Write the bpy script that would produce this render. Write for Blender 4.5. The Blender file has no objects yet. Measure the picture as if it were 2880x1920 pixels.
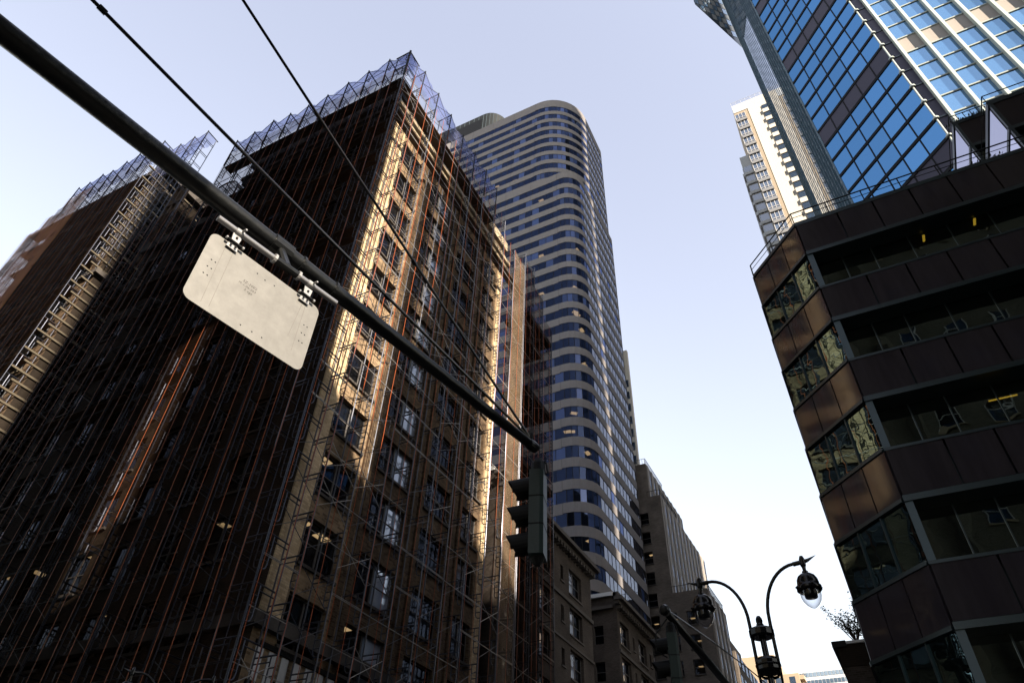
import bpy, bmesh, math, random
from mathutils import Vector, Matrix
random.seed(7)
R = math.radians
sc = bpy.context.scene
COL = sc.collection
# ---------------------------------------------------------------- camera, sky, sun, exposure
F, PITCH, ROLL, YAW = 1917.0, R(42.33), R(2.57), R(-28.6)
cd = bpy.data.cameras.new("camera"); cam = bpy.data.objects.new("camera", cd); COL.objects.link(cam)
cd.sensor_width = 36.0; cd.lens = 36.0 * F / 2880.0; cd.clip_end = 5000; cd.clip_start = 0.05
_cy, _sy, _cp, _sp = math.cos(YAW), math.sin(YAW), math.cos(PITCH), math.sin(PITCH)
FW = Vector((_sy * _cp, _cy * _cp, _sp)); _r = Vector((_cy, -_sy, 0)); _u = _r.cross(FW)
RT = _r * math.cos(ROLL) + _u * math.sin(ROLL); UP = -_r * math.sin(ROLL) + _u * math.cos(ROLL)
EYE = Vector((0, 0, 1.6))
cam.matrix_world = Matrix(((RT.x, UP.x, -FW.x, 0), (RT.y, UP.y, -FW.y, 0), (RT.z, UP.z, -FW.z, 1.6), (0, 0, 0, 1)))
sc.camera = cam
SUN_AZ, SUN_EL = R(119.0), R(27.0)            # azimuth clockwise from +Y
world = bpy.data.worlds.new("World"); sc.world = world; world.use_nodes = True
wn = world.node_tree
sky = wn.nodes.new('ShaderNodeTexSky'); sky.sky_type = 'NISHITA'; sky.sun_disc = False
sky.sun_elevation = SUN_EL; sky.sun_rotation = SUN_AZ
sky.altitude = 0; sky.air_density = 2.0; sky.dust_density = 1.0; sky.ozone_density = 1.0
hs = wn.nodes.new('ShaderNodeHueSaturation'); hs.inputs['Saturation'].default_value = .50; hs.inputs['Hue'].default_value = .525
wn.links.new(sky.outputs[0], hs.inputs['Color']); mt = wn.nodes.new('ShaderNodeMixRGB'); mt.blend_type = 'MULTIPLY'; mt.inputs[0].default_value = 1; mt.inputs[2].default_value = (.985, .98, 1.03, 1)
wn.links.new(hs.outputs[0], mt.inputs[1]); wn.links.new(mt.outputs[0], wn.nodes['Background'].inputs[0])
wn.nodes['Background'].inputs[1].default_value = 0.088
sd = bpy.data.lights.new("sun", 'SUN'); sun = bpy.data.objects.new("sun", sd); COL.objects.link(sun)
sd.energy = 5.0; sd.angle = R(0.5); sd.color = (1.0, 0.86, 0.68)
SDIR = Vector((math.sin(SUN_AZ) * math.cos(SUN_EL), math.cos(SUN_AZ) * math.cos(SUN_EL), math.sin(SUN_EL)))
sun.rotation_euler = SDIR.to_track_quat('Z', 'Y').to_euler(); sun.location = (60, -40, 120)
sc.view_settings.view_transform = 'Standard'; sc.view_settings.look = 'None'
sc.view_settings.exposure = 2.02; sc.view_settings.gamma = 1.0
sc.cycles.max_bounces = 8; sc.cycles.diffuse_bounces = 1; sc.cycles.glossy_bounces = 4
sc.cycles.transparent_max_bounces = 24; sc.cycles.caustics_reflective = False; sc.cycles.caustics_refractive = False

# ---------------------------------------------------------------- materials
def nmat(name):
    m = bpy.data.materials.new(name); m.use_nodes = True
    nt = m.node_tree; nt.nodes.clear()
    out = nt.nodes.new('ShaderNodeOutputMaterial')
    return m, nt, out
def N(nt, t, **k):
    n = nt.nodes.new(t)
    for a, v in k.items():
        if a.startswith('i_'): n.inputs[a[2:].replace('_', ' ')].default_value = v
        else: setattr(n, a, v)
    return n
def L(nt, a, b): nt.links.new(a, b)
def c4(c): return (c[0], c[1], c[2], 1)
def wallcoord(nt):
    # (x+y, z): runs along any axis-aligned wall
    g = N(nt, 'ShaderNodeNewGeometry'); s = N(nt, 'ShaderNodeSeparateXYZ'); L(nt, g.outputs['Position'], s.inputs[0])
    a = N(nt, 'ShaderNodeMath', operation='ADD'); L(nt, s.outputs[0], a.inputs[0]); L(nt, s.outputs[1], a.inputs[1])
    c = N(nt, 'ShaderNodeCombineXYZ'); L(nt, a.outputs[0], c.inputs[0]); L(nt, s.outputs[2], c.inputs[1])
    return c.outputs[0], g.outputs['Position']
def plain(name, col, rough=0.6, metal=0.0, spec=0.5, var=0.25, scale=1.5, streak=False, bump=0.0):
    m, nt, out = nmat(name)
    b = N(nt, 'ShaderNodeBsdfPrincipled'); b.inputs['Roughness'].default_value = rough; b.inputs['Metallic'].default_value = metal
    b.inputs['Specular IOR Level'].default_value = spec if rough < .5 else .12
    w, pos = wallcoord(nt)
    mp = N(nt, 'ShaderNodeMapping'); L(nt, pos, mp.inputs[0])
    mp.inputs['Scale'].default_value = (scale, scale, scale * (0.12 if streak else 1))
    nz = N(nt, 'ShaderNodeTexNoise'); nz.inputs['Detail'].default_value = 6; nz.inputs['Roughness'].default_value = .65
    L(nt, mp.outputs[0], nz.inputs['Vector'])
    cr = N(nt, 'ShaderNodeMixRGB'); cr.inputs[1].default_value = c4([x * (1 - var) for x in col]); cr.inputs[2].default_value = c4([min(1, x * (1 + var)) for x in col])
    L(nt, nz.outputs[0], cr.inputs[0]); L(nt, cr.outputs[0], b.inputs['Base Color'])
    if bump:
        bp = N(nt, 'ShaderNodeBump'); bp.inputs['Strength'].default_value = bump; bp.inputs['Distance'].default_value = .02
        n2 = N(nt, 'ShaderNodeTexNoise'); n2.inputs['Scale'].default_value = 14; n2.inputs['Detail'].default_value = 5
        L(nt, pos, n2.inputs['Vector']); L(nt, n2.outputs[0], bp.inputs['Height']); L(nt, bp.outputs[0], b.inputs['Normal'])
    L(nt, b.outputs[0], out.inputs[0]); return m
def brick(name, c1, c2, mortar, bw=.22, bh=.075, rough=.85, var=.5):
    m, nt, out = nmat(name)
    b = N(nt, 'ShaderNodeBsdfPrincipled'); b.inputs['Roughness'].default_value = rough; b.inputs['Specular IOR Level'].default_value = .08
    w, pos = wallcoord(nt)
    t = N(nt, 'ShaderNodeTexBrick'); L(nt, w, t.inputs['Vector'])
    t.inputs['Color1'].default_value = c4(c1); t.inputs['Color2'].default_value = c4(c2); t.inputs['Mortar'].default_value = c4(mortar)
    t.inputs['Scale'].default_value = 1; t.inputs['Brick Width'].default_value = bw; t.inputs['Row Height'].default_value = bh
    t.inputs['Mortar Size'].default_value = .009
    nz = N(nt, 'ShaderNodeTexNoise'); nz.inputs['Scale'].default_value = .45; nz.inputs['Detail'].default_value = 7; L(nt, pos, nz.inputs['Vector'])
    mr = N(nt, 'ShaderNodeMapRange'); mr.inputs['From Min'].default_value = .3; mr.inputs['From Max'].default_value = .7
    mr.inputs['To Min'].default_value = 1 - var * .6; mr.inputs['To Max'].default_value = 1 + var * .5; L(nt, nz.outputs[0], mr.inputs[0])
    mu = N(nt, 'ShaderNodeMixRGB', blend_type='MULTIPLY'); mu.inputs[0].default_value = 1; L(nt, t.outputs[0], mu.inputs[1]); L(nt, mr.outputs[0], mu.inputs[2])
    L(nt, mu.outputs[0], b.inputs['Base Color'])
    bp = N(nt, 'ShaderNodeBump'); bp.inputs['Strength'].default_value = .5; bp.inputs['Distance'].default_value = .01
    L(nt, t.outputs['Fac'], bp.inputs['Height']); bp.invert = True; L(nt, bp.outputs[0], b.inputs['Normal'])
    L(nt, b.outputs[0], out.inputs[0]); return m
def glass(name, base, tint=(1, 1, 1), refl=.1, power=1.0, trans=0.0, rough=.01, wave=.0, wscale=.6, var=.5, base2=None):
    """window glass: fresnel-weighted mirror over a dark (or partly see-through) body; each pane differs a little"""
    m, nt, out = nmat(name)
    g = N(nt, 'ShaderNodeNewGeometry')
    gl = N(nt, 'ShaderNodeBsdfGlossy'); gl.inputs['Roughness'].default_value = rough; gl.inputs['Color'].default_value = c4(tint)
    df = N(nt, 'ShaderNodeBsdfDiffuse')
    mx = N(nt, 'ShaderNodeMixRGB'); L(nt, g.outputs['Random Per Island'], mx.inputs[0])
    b2 = base2 or [x * (1 - var) for x in base]
    mx.inputs[1].default_value = c4(base); mx.inputs[2].default_value = c4(b2); L(nt, mx.outputs[0], df.inputs[0])
    body = df
    if trans > 0:
        tr = N(nt, 'ShaderNodeBsdfTransparent'); tr.inputs[0].default_value = c4([.6 + .4 * x for x in tint])
        ms = N(nt, 'ShaderNodeMixShader'); ms.inputs[0].default_value = trans; L(nt, df.outputs[0], ms.inputs[1]); L(nt, tr.outputs[0], ms.inputs[2]); body = ms
    lw = N(nt, 'ShaderNodeFresnel'); lw.inputs[0].default_value = 1.5
    mr = N(nt, 'ShaderNodeMapRange'); mr.inputs['From Min'].default_value = .04; mr.inputs['From Max'].default_value = 1
    mr.inputs['To Min'].default_value = refl; mr.inputs['To Max'].default_value = 1; L(nt, lw.outputs[0], mr.inputs[0])
    h1 = N(nt, 'ShaderNodeMath', operation='MULTIPLY'); h1.inputs[1].default_value = 91.7; h2 = N(nt, 'ShaderNodeMath', operation='FRACT'); L(nt, g.outputs['Random Per Island'], h1.inputs[0]); L(nt, h1.outputs[0], h2.inputs[0])
    tm = N(nt, 'ShaderNodeMixRGB'); tm.inputs[1].default_value = c4([x * .74 for x in tint]); tm.inputs[2].default_value = c4(tint); L(nt, h2.outputs[0], tm.inputs[0]); L(nt, tm.outputs[0], gl.inputs['Color'])
    f = N(nt, 'ShaderNodeMixShader'); L(nt, mr.outputs[0], f.inputs[0]); L(nt, body.outputs[0], f.inputs[1]); L(nt, gl.outputs[0], f.inputs[2])
    if wave > 0:
        nz = N(nt, 'ShaderNodeTexNoise'); nz.inputs['Scale'].default_value = wscale; nz.inputs['Detail'].default_value = 2
        ad = N(nt, 'ShaderNodeVectorMath', operation='ADD'); cb = N(nt, 'ShaderNodeCombineXYZ')
        mm = N(nt, 'ShaderNodeMath', operation='MULTIPLY'); mm.inputs[1].default_value = 57; L(nt, g.outputs['Random Per Island'], mm.inputs[0]); L(nt, mm.outputs[0], cb.inputs[0])
        L(nt, g.outputs['Position'], ad.inputs[0]); L(nt, cb.outputs[0], ad.inputs[1]); L(nt, ad.outputs[0], nz.inputs['Vector'])
        bp = N(nt, 'ShaderNodeBump'); bp.inputs['Strength'].default_value = 1; bp.inputs['Distance'].default_value = wave
        L(nt, nz.outputs[0], bp.inputs['Height']); L(nt, bp.outputs[0], gl.inputs['Normal'])
    L(nt, f.outputs[0], out.inputs[0]); return m
def net(name, col, opac, tint=(1, 1, 1), transl=.5):
    m, nt, out = nmat(name)
    g = N(nt, 'ShaderNodeNewGeometry')
    d = N(nt, 'ShaderNodeBsdfDiffuse'); d.inputs[0].default_value = c4(col)
    t = N(nt, 'ShaderNodeBsdfTranslucent'); t.inputs[0].default_value = c4(col)
    a = N(nt, 'ShaderNodeMixShader'); a.inputs[0].default_value = transl; L(nt, d.outputs[0], a.inputs[1]); L(nt, t.outputs[0], a.inputs[2])
    tr = N(nt, 'ShaderNodeBsdfTransparent'); tr.inputs[0].default_value = c4(tint)
    nz = N(nt, 'ShaderNodeTexNoise'); nz.inputs['Scale'].default_value = .7; nz.inputs['Detail'].default_value = 5; L(nt, g.outputs['Position'], nz.inputs['Vector'])
    mr = N(nt, 'ShaderNodeMapRange'); mr.inputs['From Min'].default_value = .3; mr.inputs['From Max'].default_value = .7
    mr.inputs['To Min'].default_value = max(0, opac - .12); mr.inputs['To Max'].default_value = min(1, opac + .12); L(nt, nz.outputs[0], mr.inputs[0])
    f = N(nt, 'ShaderNodeMixShader'); L(nt, mr.outputs[0], f.inputs[0]); L(nt, tr.outputs[0], f.inputs[1]); L(nt, a.outputs[0], f.inputs[2])
    L(nt, f.outputs[0], out.inputs[0]); return m
def emit(name, col, s):
    m, nt, out = nmat(name); e = N(nt, 'ShaderNodeEmission'); e.inputs[0].default_value = c4(col); e.inputs[1].default_value = s
    L(nt, e.outputs[0], out.inputs[0]); return m

M = {}
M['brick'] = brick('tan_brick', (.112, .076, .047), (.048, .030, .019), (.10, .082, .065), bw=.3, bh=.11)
M['brick_sun_bay'] = brick('sunlit_bay_brick', (.25, .175, .108), (.10, .066, .040), (.2, .165, .125), bw=.34, bh=.13)  # same hotel brick, colour lightened to carry the sun on the near bay
M['brick_pier'] = brick('pale_sunlit_brick', (.56, .42, .27), (.36, .26, .155), (.30, .25, .18), bw=.3, bh=.11, var=.5)  # pale pier brick, lightened further for the sunlight on it
M['brick_y'] = brick('shade_darkened_brick', (.034, .022, .015), (.022, .014, .010), (.034, .028, .022))  # hotel brick with the street front's shade put into its colour
M['brick_dark'] = brick('dark_brick', (.018, .013, .010), (.012, .009, .007), (.02, .017, .014))
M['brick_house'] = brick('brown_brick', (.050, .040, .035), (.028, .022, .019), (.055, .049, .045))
M['brick_grey'] = brick('grey_brick', (.12, .10, .085), (.09, .075, .064), (.11, .1, .09), bw=.4, bh=.15)
M['brick_opp'] = brick('olive_brick', (.115, .105, .085), (.075, .068, .055), (.12, .115, .10))
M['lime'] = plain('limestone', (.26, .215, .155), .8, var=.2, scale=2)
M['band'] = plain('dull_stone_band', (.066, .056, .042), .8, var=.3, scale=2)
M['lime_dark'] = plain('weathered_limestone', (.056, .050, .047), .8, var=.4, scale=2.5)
M['pier'] = plain('pale_pier_stone', (.24, .22, .205), .8, var=.2, streak=True)
M['concrete'] = plain('tower_concrete', (.150, .142, .146), .8, var=.2, scale=1.2, streak=True, bump=.3)
M['concrete_dk'] = plain('joint_concrete', (.04, .035, .033), .8)
M['int'] = plain('dark_interior', (.012, .012, .014), .9)
M['ceil'] = plain('ceiling_panel', (.035, .035, .037), .9)
M['black'] = plain('black_paint', (.0035, .004, .005), .6)
M['pole'] = plain('black_gloss_paint', (.0035, .0035, .0045), .22, spec=.22)
M['mast'] = plain('weathered_mast_paint', (.004, .0045, .005), .34, spec=.22, var=.5, scale=6, bump=.25)
M['sig'] = plain('signal_green_paint', (.008, .017, .0155), .45, spec=.25, var=.4, scale=9, bump=.1)
M['alu'] = plain('sign_aluminium', (.128, .126, .121), .5, metal=.45, var=.3, scale=1.9, bump=.05)
M['alu_dk'] = plain('scuffed_aluminium', (.10, .096, .09), .5, metal=.4, var=.4, scale=9)
M['alu_pipe'] = plain('galvanised_pipe', (.20, .198, .205), .34, metal=.8, var=.12, scale=8)
M['alu_clamp'] = plain('clamp_plate', (.24, .24, .245), .42, metal=.5, var=.1)
M['ink'] = plain('marker_ink', (.03, .026, .024), .8)
M['steel'] = plain('scaffold_steel', (.06, .065, .085), .38, metal=.6, var=.4, scale=5)
M['galv'] = plain('brace_galvanised', (.34, .33, .33), .38, metal=.6, var=.3, scale=5)
M['deck_tan'] = plain('weathered_deck_board', (.13, .085, .055), .85, var=.5, scale=2)
M['brace_dk'] = plain('shaded_brace', (.06, .065, .08), .5, metal=.6, var=.5)  # brace colour darkened to stand for shade on the street front
M['steel_dk'] = plain('shaded_scaffold_steel', (.022, .026, .042), .42, metal=.6, var=.7, scale=1.5)  # scaffold steel darkened in colour for the shaded street front
M['plank'] = plain('scaffold_plank', (.085, .06, .045), .85, var=.4, scale=2)
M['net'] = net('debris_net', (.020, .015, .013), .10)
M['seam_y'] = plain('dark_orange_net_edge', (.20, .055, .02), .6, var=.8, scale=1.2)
M['net_sunlit'] = net('sunlit_tan_net', (.26, .19, .13), .34)  # debris net lightened to tan so the end bay looks sunlit
M['net_y'] = net('dense_debris_net', (.017, .0095, .0065), .50)
M['net_w'] = net('brown_debris_net', (.055, .033, .022), .46)
M['net_o'] = net('sunlit_orange_net', (.36, .18, .075), .70, transl=.35)  # orange net, colour brightened for the sunlit end of the wing
M['net_pale'] = net('pale_debris_net', (.20, .165, .165), .55, transl=.5)
M['net_sky'] = net('roof_net', (.20, .23, .42), .24, tint=(.80, .83, .97))
M['seam'] = plain('orange_net_edge', (.20, .050, .018), .6, var=.5, scale=3)
M['wframe'] = plain('window_frame', (.075, .07, .068), .5)
M['wframe_w'] = plain('white_window_frame', (.42, .42, .43), .5)
M['pane'] = glass('brick_window_glass', (.010, .011, .013), tint=(.55, .6, .75), refl=.04, trans=.35, var=.6)
M['pane_sky'] = glass('sky_reflection_glass', (.30, .33, .42), refl=.45, base2=(.24, .27, .36))  # pale blue sky reflection put into the pane's own colour
M['tglass'] = glass('tower_glass', (.006, .009, .018), tint=(.26, .36, .70), refl=.04, trans=.3, var=.5, wave=.006, wscale=.35)
M['tglass_sky'] = glass('sky_lit_tower_glass', (.012, .015, .03), tint=(.84, .88, 1), refl=.10, trans=.2, var=.5, wave=.006, wscale=.35)  # same tower glass, tint brightened to paint in the avenue side's sky reflection
M['tblind'] = glass('tower_blind_glass', (.035, .055, .13), tint=(.4, .5, .9), refl=.05, var=.5)
M['bglass'] = glass('blue_mirror_glass', (.003, .03, .10), tint=(.19, .47, .84), refl=.70, rough=.02, var=.3, wave=.004, wscale=.25)
M['bglass_y'] = glass('front_blue_glass', (.045, .10, .20), tint=(.42, .70, 1.0), refl=.34, var=.25, wave=.01, wscale=.2)
M['bglass_x'] = glass('side_mirror_glass', (.03, .06, .09), tint=(.88, .93, 1.0), refl=.5, var=.25)
M['bay_glass'] = glass('pale_bay_glass', (.16, .24, .33), tint=(.8, .9, 1), refl=.3, var=.2)
M['bspan'] = plain('grey_violet_panel', (.055, .052, .078), .5, var=.05)
M['bspan_y'] = plain('pale_spandrel', (.27, .245, .225), .6, var=.05)
M['brail'] = plain('pale_green_rail', (.27, .30, .28), .4, var=.05)
M['brib'] = plain('white_rib', (.35, .395, .385), .4, var=.05)
M['teal'] = plain('teal_fin', (.018, .055, .075), .4, metal=.1, var=.2)
M['granite'] = plain('polished_brown_granite', (.027, .0235, .030), .07, spec=.46, var=.45, scale=1.1, streak=True, bump=.012)
M['reveal'] = plain('blue_sheen_reveal', (.03, .062, .085), .4, var=.15)  # bluish reflected light put into the reveal's base colour
M['drum'] = plain('grey_green_cladding', (.010, .012, .013), .6)
M['dframe'] = plain('dark_teal_frame', (.018, .03, .034), .3, metal=.3)
M['dglass'] = glass('dark_office_glass', (.006, .009, .009), tint=(.85, 1, .88), refl=.20, rough=.0, wave=.011, wscale=.7, var=.4, trans=.4)
M['cglass'] = glass('corner_office_glass', (.006, .009, .009), tint=(.27, .42, .45), refl=.30, rough=.0, wave=.006, wscale=.9, var=.4)
M['pglass'] = glass('penthouse_glass', (.02, .02, .05), tint=(.88, .86, 1), refl=.75, rough=.01, var=.2)
M['beige'] = plain('beige_stone', (.27, .225, .175), .8, var=.08)
M['beige_w'] = plain('white_stone', (.46, .43, .39), .8, var=.05)
M['cream'] = plain('cream_stone', (.30, .24, .175), .8, var=.1)
M['fglass'] = glass('far_glass', (.10, .15, .22), refl=.25, var=.5)
M['pwin'] = glass('apartment_glass', (.05, .08, .14), refl=.2, var=.6)
M['lgrey'] = plain('pale_metal', (.42, .43, .45), .5, var=.1)
M['wgrey'] = plain('recess_shaded_band', (.17, .175, .19), .6, var=.1)  # darker grey holds the shade of the recessed bands
M['lit'] = emit('ceiling_lamp', (1.0, .66, .30), .42)
M['lit_y'] = emit('yellow_tube', (1.0, .62, .06), .2)
M['globe'] = None
M['asphalt'] = plain('asphalt', (.05, .05, .052), .85, var=.3, scale=2)
M['pave'] = plain('pavement', (.11, .105, .10), .85, var=.2, scale=1)
M['paint'] = plain('road_paint', (.75, .74, .70), .7, var=.1)
M['ground'] = plain('ground_soil', (.12, .115, .11), .9)
M['leaf'] = plain('shrub_leaf', (.035, .045, .02), .6, var=.5, scale=4)
M['bark'] = plain('bark', (.05, .04, .035), .9)
m, nt, out = nmat('lamp_globe_glass')
_t = N(nt, 'ShaderNodeBsdfTransparent'); _t.inputs[0].default_value = (.93, .94, .97, 1)
_g = N(nt, 'ShaderNodeBsdfGlossy'); _g.inputs['Roughness'].default_value = .03
_f = N(nt, 'ShaderNodeLayerWeight'); _f.inputs[0].default_value = .28
_d = N(nt, 'ShaderNodeBsdfDiffuse'); _d.inputs[0].default_value = (.05, .05, .07, 1)
_a = N(nt, 'ShaderNodeMixShader'); _a.inputs[0].default_value = .5; L(nt, _g.outputs[0], _a.inputs[1]); L(nt, _d.outputs[0], _a.inputs[2])
_m = N(nt, 'ShaderNodeMixShader'); L(nt, _f.outputs['Facing'], _m.inputs[0]); L(nt, _t.outputs[0], _m.inputs[1]); L(nt, _a.outputs[0], _m.inputs[2])
L(nt, _m.outputs[0], out.inputs[0]); M['globe'] = m

# ---------------------------------------------------------------- mesh helpers
class MB:
    def __init__(s): s.v = []; s.f = []; s.m = []; s.mats = []
    def mi(s, m):
        if m not in s.mats: s.mats.append(m)
        return s.mats.index(m)
    def face(s, pts, m):
        b = len(s.v); s.v += [tuple(p) for p in pts]; s.f.append(tuple(range(b, b + len(pts)))); s.m.append(s.mi(m))
    def mesh(s, vs, fs, m):
        b = len(s.v); s.v += [tuple(p) for p in vs]; k = s.mi(m)
        for f in fs: s.f.append(tuple(i + b for i in f)); s.m.append(k)
    def box(s, x0, x1, y0, y1, z0, z1, m):
        s.mesh([(x0, y0, z0), (x1, y0, z0), (x1, y1, z0), (x0, y1, z0), (x0, y0, z1), (x1, y0, z1), (x1, y1, z1), (x0, y1, z1)],
               [(0, 3, 2, 1), (4, 5, 6, 7), (0, 1, 5, 4), (1, 2, 6, 5), (2, 3, 7, 6), (3, 0, 4, 7)], m)
    def prism(s, poly, z0, z1, m, mtop=None):
        n = len(poly)      # poly counter-clockwise
        vs = [(p[0], p[1], z0) for p in poly] + [(p[0], p[1], z1) for p in poly]
        s.mesh(vs, [(i, (i + 1) % n, n + (i + 1) % n, n + i) for i in range(n)], m)
        s.mesh(vs, [tuple(range(n - 1, -1, -1)), tuple(range(n, 2 * n))], mtop or m)
    def bar(s, p, q, r, m, n=6, r2=None, caps=True):
        p = Vector(p); q = Vector(q); d = (q - p)
        if d.length < 1e-6: return
        d.normalize(); a = d.orthogonal().normalized(); b = d.cross(a)
        r2 = r if r2 is None else r2; vs = []
        for (c, rr) in ((p, r), (q, r2)):
            for i in range(n):
                t = 2 * math.pi * (i + .5) / n; vs.append(c + (a * math.cos(t) + b * math.sin(t)) * rr)
        fs = [(i, (i + 1) % n, n + (i + 1) % n, n + i) for i in range(n)]
        if caps: fs += [tuple(range(n - 1, -1, -1)), tuple(range(n, 2 * n))]
        s.mesh(vs, fs, m)
    def tube(s, pts, r, m, n=8):
        pts = [Vector(p) for p in pts]; vs = []; ref = None
        for i, p in enumerate(pts):
            d = (pts[min(i + 1, len(pts) - 1)] - pts[max(i - 1, 0)]).normalized()
            if ref is None: ref = d.orthogonal().normalized()
            a = (ref - d * ref.dot(d)).normalized(); ref = a; b = d.cross(a)
            rr = r[i] if isinstance(r, (list, tuple)) else r
            for k in range(n):
                t = 2 * math.pi * k / n; vs.append(p + (a * math.cos(t) + b * math.sin(t)) * rr)
        fs = []
        for i in range(len(pts) - 1):
            for k in range(n):
                fs.append((i * n + k, i * n + (k + 1) % n, (i + 1) * n + (k + 1) % n, (i + 1) * n + k))
        fs += [tuple(range(n - 1, -1, -1)), tuple(range((len(pts) - 1) * n, len(pts) * n))]
        s.mesh(vs, fs, m)
    def lathe(s, prof, o, m, n=20, axis=None):
        o = Vector(o); ax = Vector(axis or (0, 0, 1)).normalized(); a = ax.orthogonal().normalized(); b = ax.cross(a); vs = []
        for (r, z) in prof:
            for k in range(n):
                t = 2 * math.pi * k / n; vs.append(o + ax * z + (a * math.cos(t) + b * math.sin(t)) * r)
        fs = []
        for i in range(len(prof) - 1):
            for k in range(n): fs.append((i * n + k, i * n + (k + 1) % n, (i + 1) * n + (k + 1) % n, (i + 1) * n + k))
        s.mesh(vs, fs, m)
    def data(s, name, smooth=False, org=(0, 0, 0)):
        me = bpy.data.meshes.new(name); o = org
        me.from_pydata([(x - o[0], y - o[1], z - o[2]) for x, y, z in s.v], [], s.f)
        for mm in s.mats: me.materials.append(mm)
        me.polygons.foreach_set('material_index', s.m)
        if smooth: me.polygons.foreach_set('use_smooth', [True] * len(s.f))
        me.update(); return me
    def build(s, name, parent=None, smooth=False, local=False):
        """world-coordinate mesh unless local=True; origin sits at the parent's origin"""
        wl = (0, 0, 0)
        if parent is not None and not local: wl = tuple(WL[parent.name])
        me = s.data(name, smooth, wl)
        o = bpy.data.objects.new(name, me); COL.objects.link(o); o.parent = parent
        WL[o.name] = Vector(wl); return o
WL = {}
def tag(o, label=None, cat=None, group=None, kind=None):
    if label: o['label'] = label
    if cat: o['category'] = cat
    if group: o['group'] = group
    if kind: o['kind'] = kind
    return o
def thing(name, label, cat, loc=(0, 0, 0), group=None):
    o = bpy.data.objects.new(name, None); COL.objects.link(o); o.location = loc; o.empty_display_size = .5
    WL[o.name] = Vector(loc); return tag(o, label, cat, group)
def inst(src, parent, loc, rotz=0):
    """copy of a part (and its sub-parts) placed at world loc under its thing"""
    c = src.copy(); COL.objects.link(c); c.parent = parent; c.location = Vector(loc) - WL[parent.name]; c.rotation_euler = (0, 0, rotz); WL[c.name] = Vector(loc)
    for ch in src.children:
        d = ch.copy(); COL.objects.link(d); d.parent = c
    return c
def drop(o):
    for ch in list(o.children): bpy.data.objects.remove(ch)
    bpy.data.objects.remove(o)
class Fac:
    """a wall plane: u along the wall, z up, d outwards"""
    def __init__(s, p, ud, nd): s.p = Vector((p[0], p[1], 0)); s.u = Vector((ud[0], ud[1], 0)).normalized(); s.n = Vector((nd[0], nd[1], 0)).normalized()
    def P(s, u, z, d=0): return s.p + s.u * u + s.n * d + Vector((0, 0, z))
    def quad(s, mb, u0, u1, z0, z1, d, m):
        q = [s.P(u0, z0, d), s.P(u1, z0, d), s.P(u1, z1, d), s.P(u0, z1, d)]
        if s.u.cross(Vector((0, 0, 1))).dot(s.n) < 0: q.reverse()
        mb.face(q, m)
    def box(s, mb, u0, u1, z0, z1, d0, d1, m):
        if u0 > u1: u0, u1 = u1, u0
        vs = [s.P(u0, z0, d0), s.P(u1, z0, d0), s.P(u1, z0, d1), s.P(u0, z0, d1), s.P(u0, z1, d0), s.P(u1, z1, d0), s.P(u1, z1, d1), s.P(u0, z1, d1)]
        fs = [(0, 3, 2, 1), (4, 5, 6, 7), (0, 1, 5, 4), (1, 2, 6, 5), (2, 3, 7, 6), (3, 0, 4, 7)]
        if s.u.cross(Vector((0, 0, 1))).dot(s.n) > 0: fs = [tuple(reversed(f)) for f in fs]
        mb.mesh(vs, fs, m)
    def wall(s, mb, u0, u1, z0, z1, ops, m, rev=.3, mrev=None):
        us = sorted({u0, u1, *[o[0] for o in ops], *[o[1] for o in ops]}); zs = sorted({z0, z1, *[o[2] for o in ops], *[o[3] for o in ops]})
        us = [u for u in us if u0 - 1e-6 <= u <= u1 + 1e-6]; zs = [z for z in zs if z0 - 1e-6 <= z <= z1 + 1e-6]
        for i in range(len(us) - 1):
            run = None
            for j in range(len(zs) - 1):
                cu = (us[i] + us[i + 1]) / 2; cz = (zs[j] + zs[j + 1]) / 2
                hole = any(o[0] < cu < o[1] and o[2] < cz < o[3] for o in ops)
                if not hole and run is None: run = zs[j]
                if hole and run is not None: s.quad(mb, us[i], us[i + 1], run, zs[j], 0, m); run = None
            if run is not None: s.quad(mb, us[i], us[i + 1], run, zs[-1], 0, m)
        mr = mrev or m
        for (a, b, c, d) in ops:
            P = s.P
            mb.face([P(a, c), P(a, d), P(a, d, -rev), P(a, c, -rev)], mr); mb.face([P(b, d), P(b, c), P(b, c, -rev), P(b, d, -rev)], mr)
            mb.face([P(a, d), P(b, d), P(b, d, -rev), P(a, d, -rev)], mr); mb.face([P(b, c), P(a, c), P(a, c, -rev), P(b, c, -rev)], mr)
    def rot(s):   # rotation that turns a window built facing -Y (local x to the right seen from outside) onto this wall
        return math.atan2(s.n.x, -s.n.y)
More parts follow.
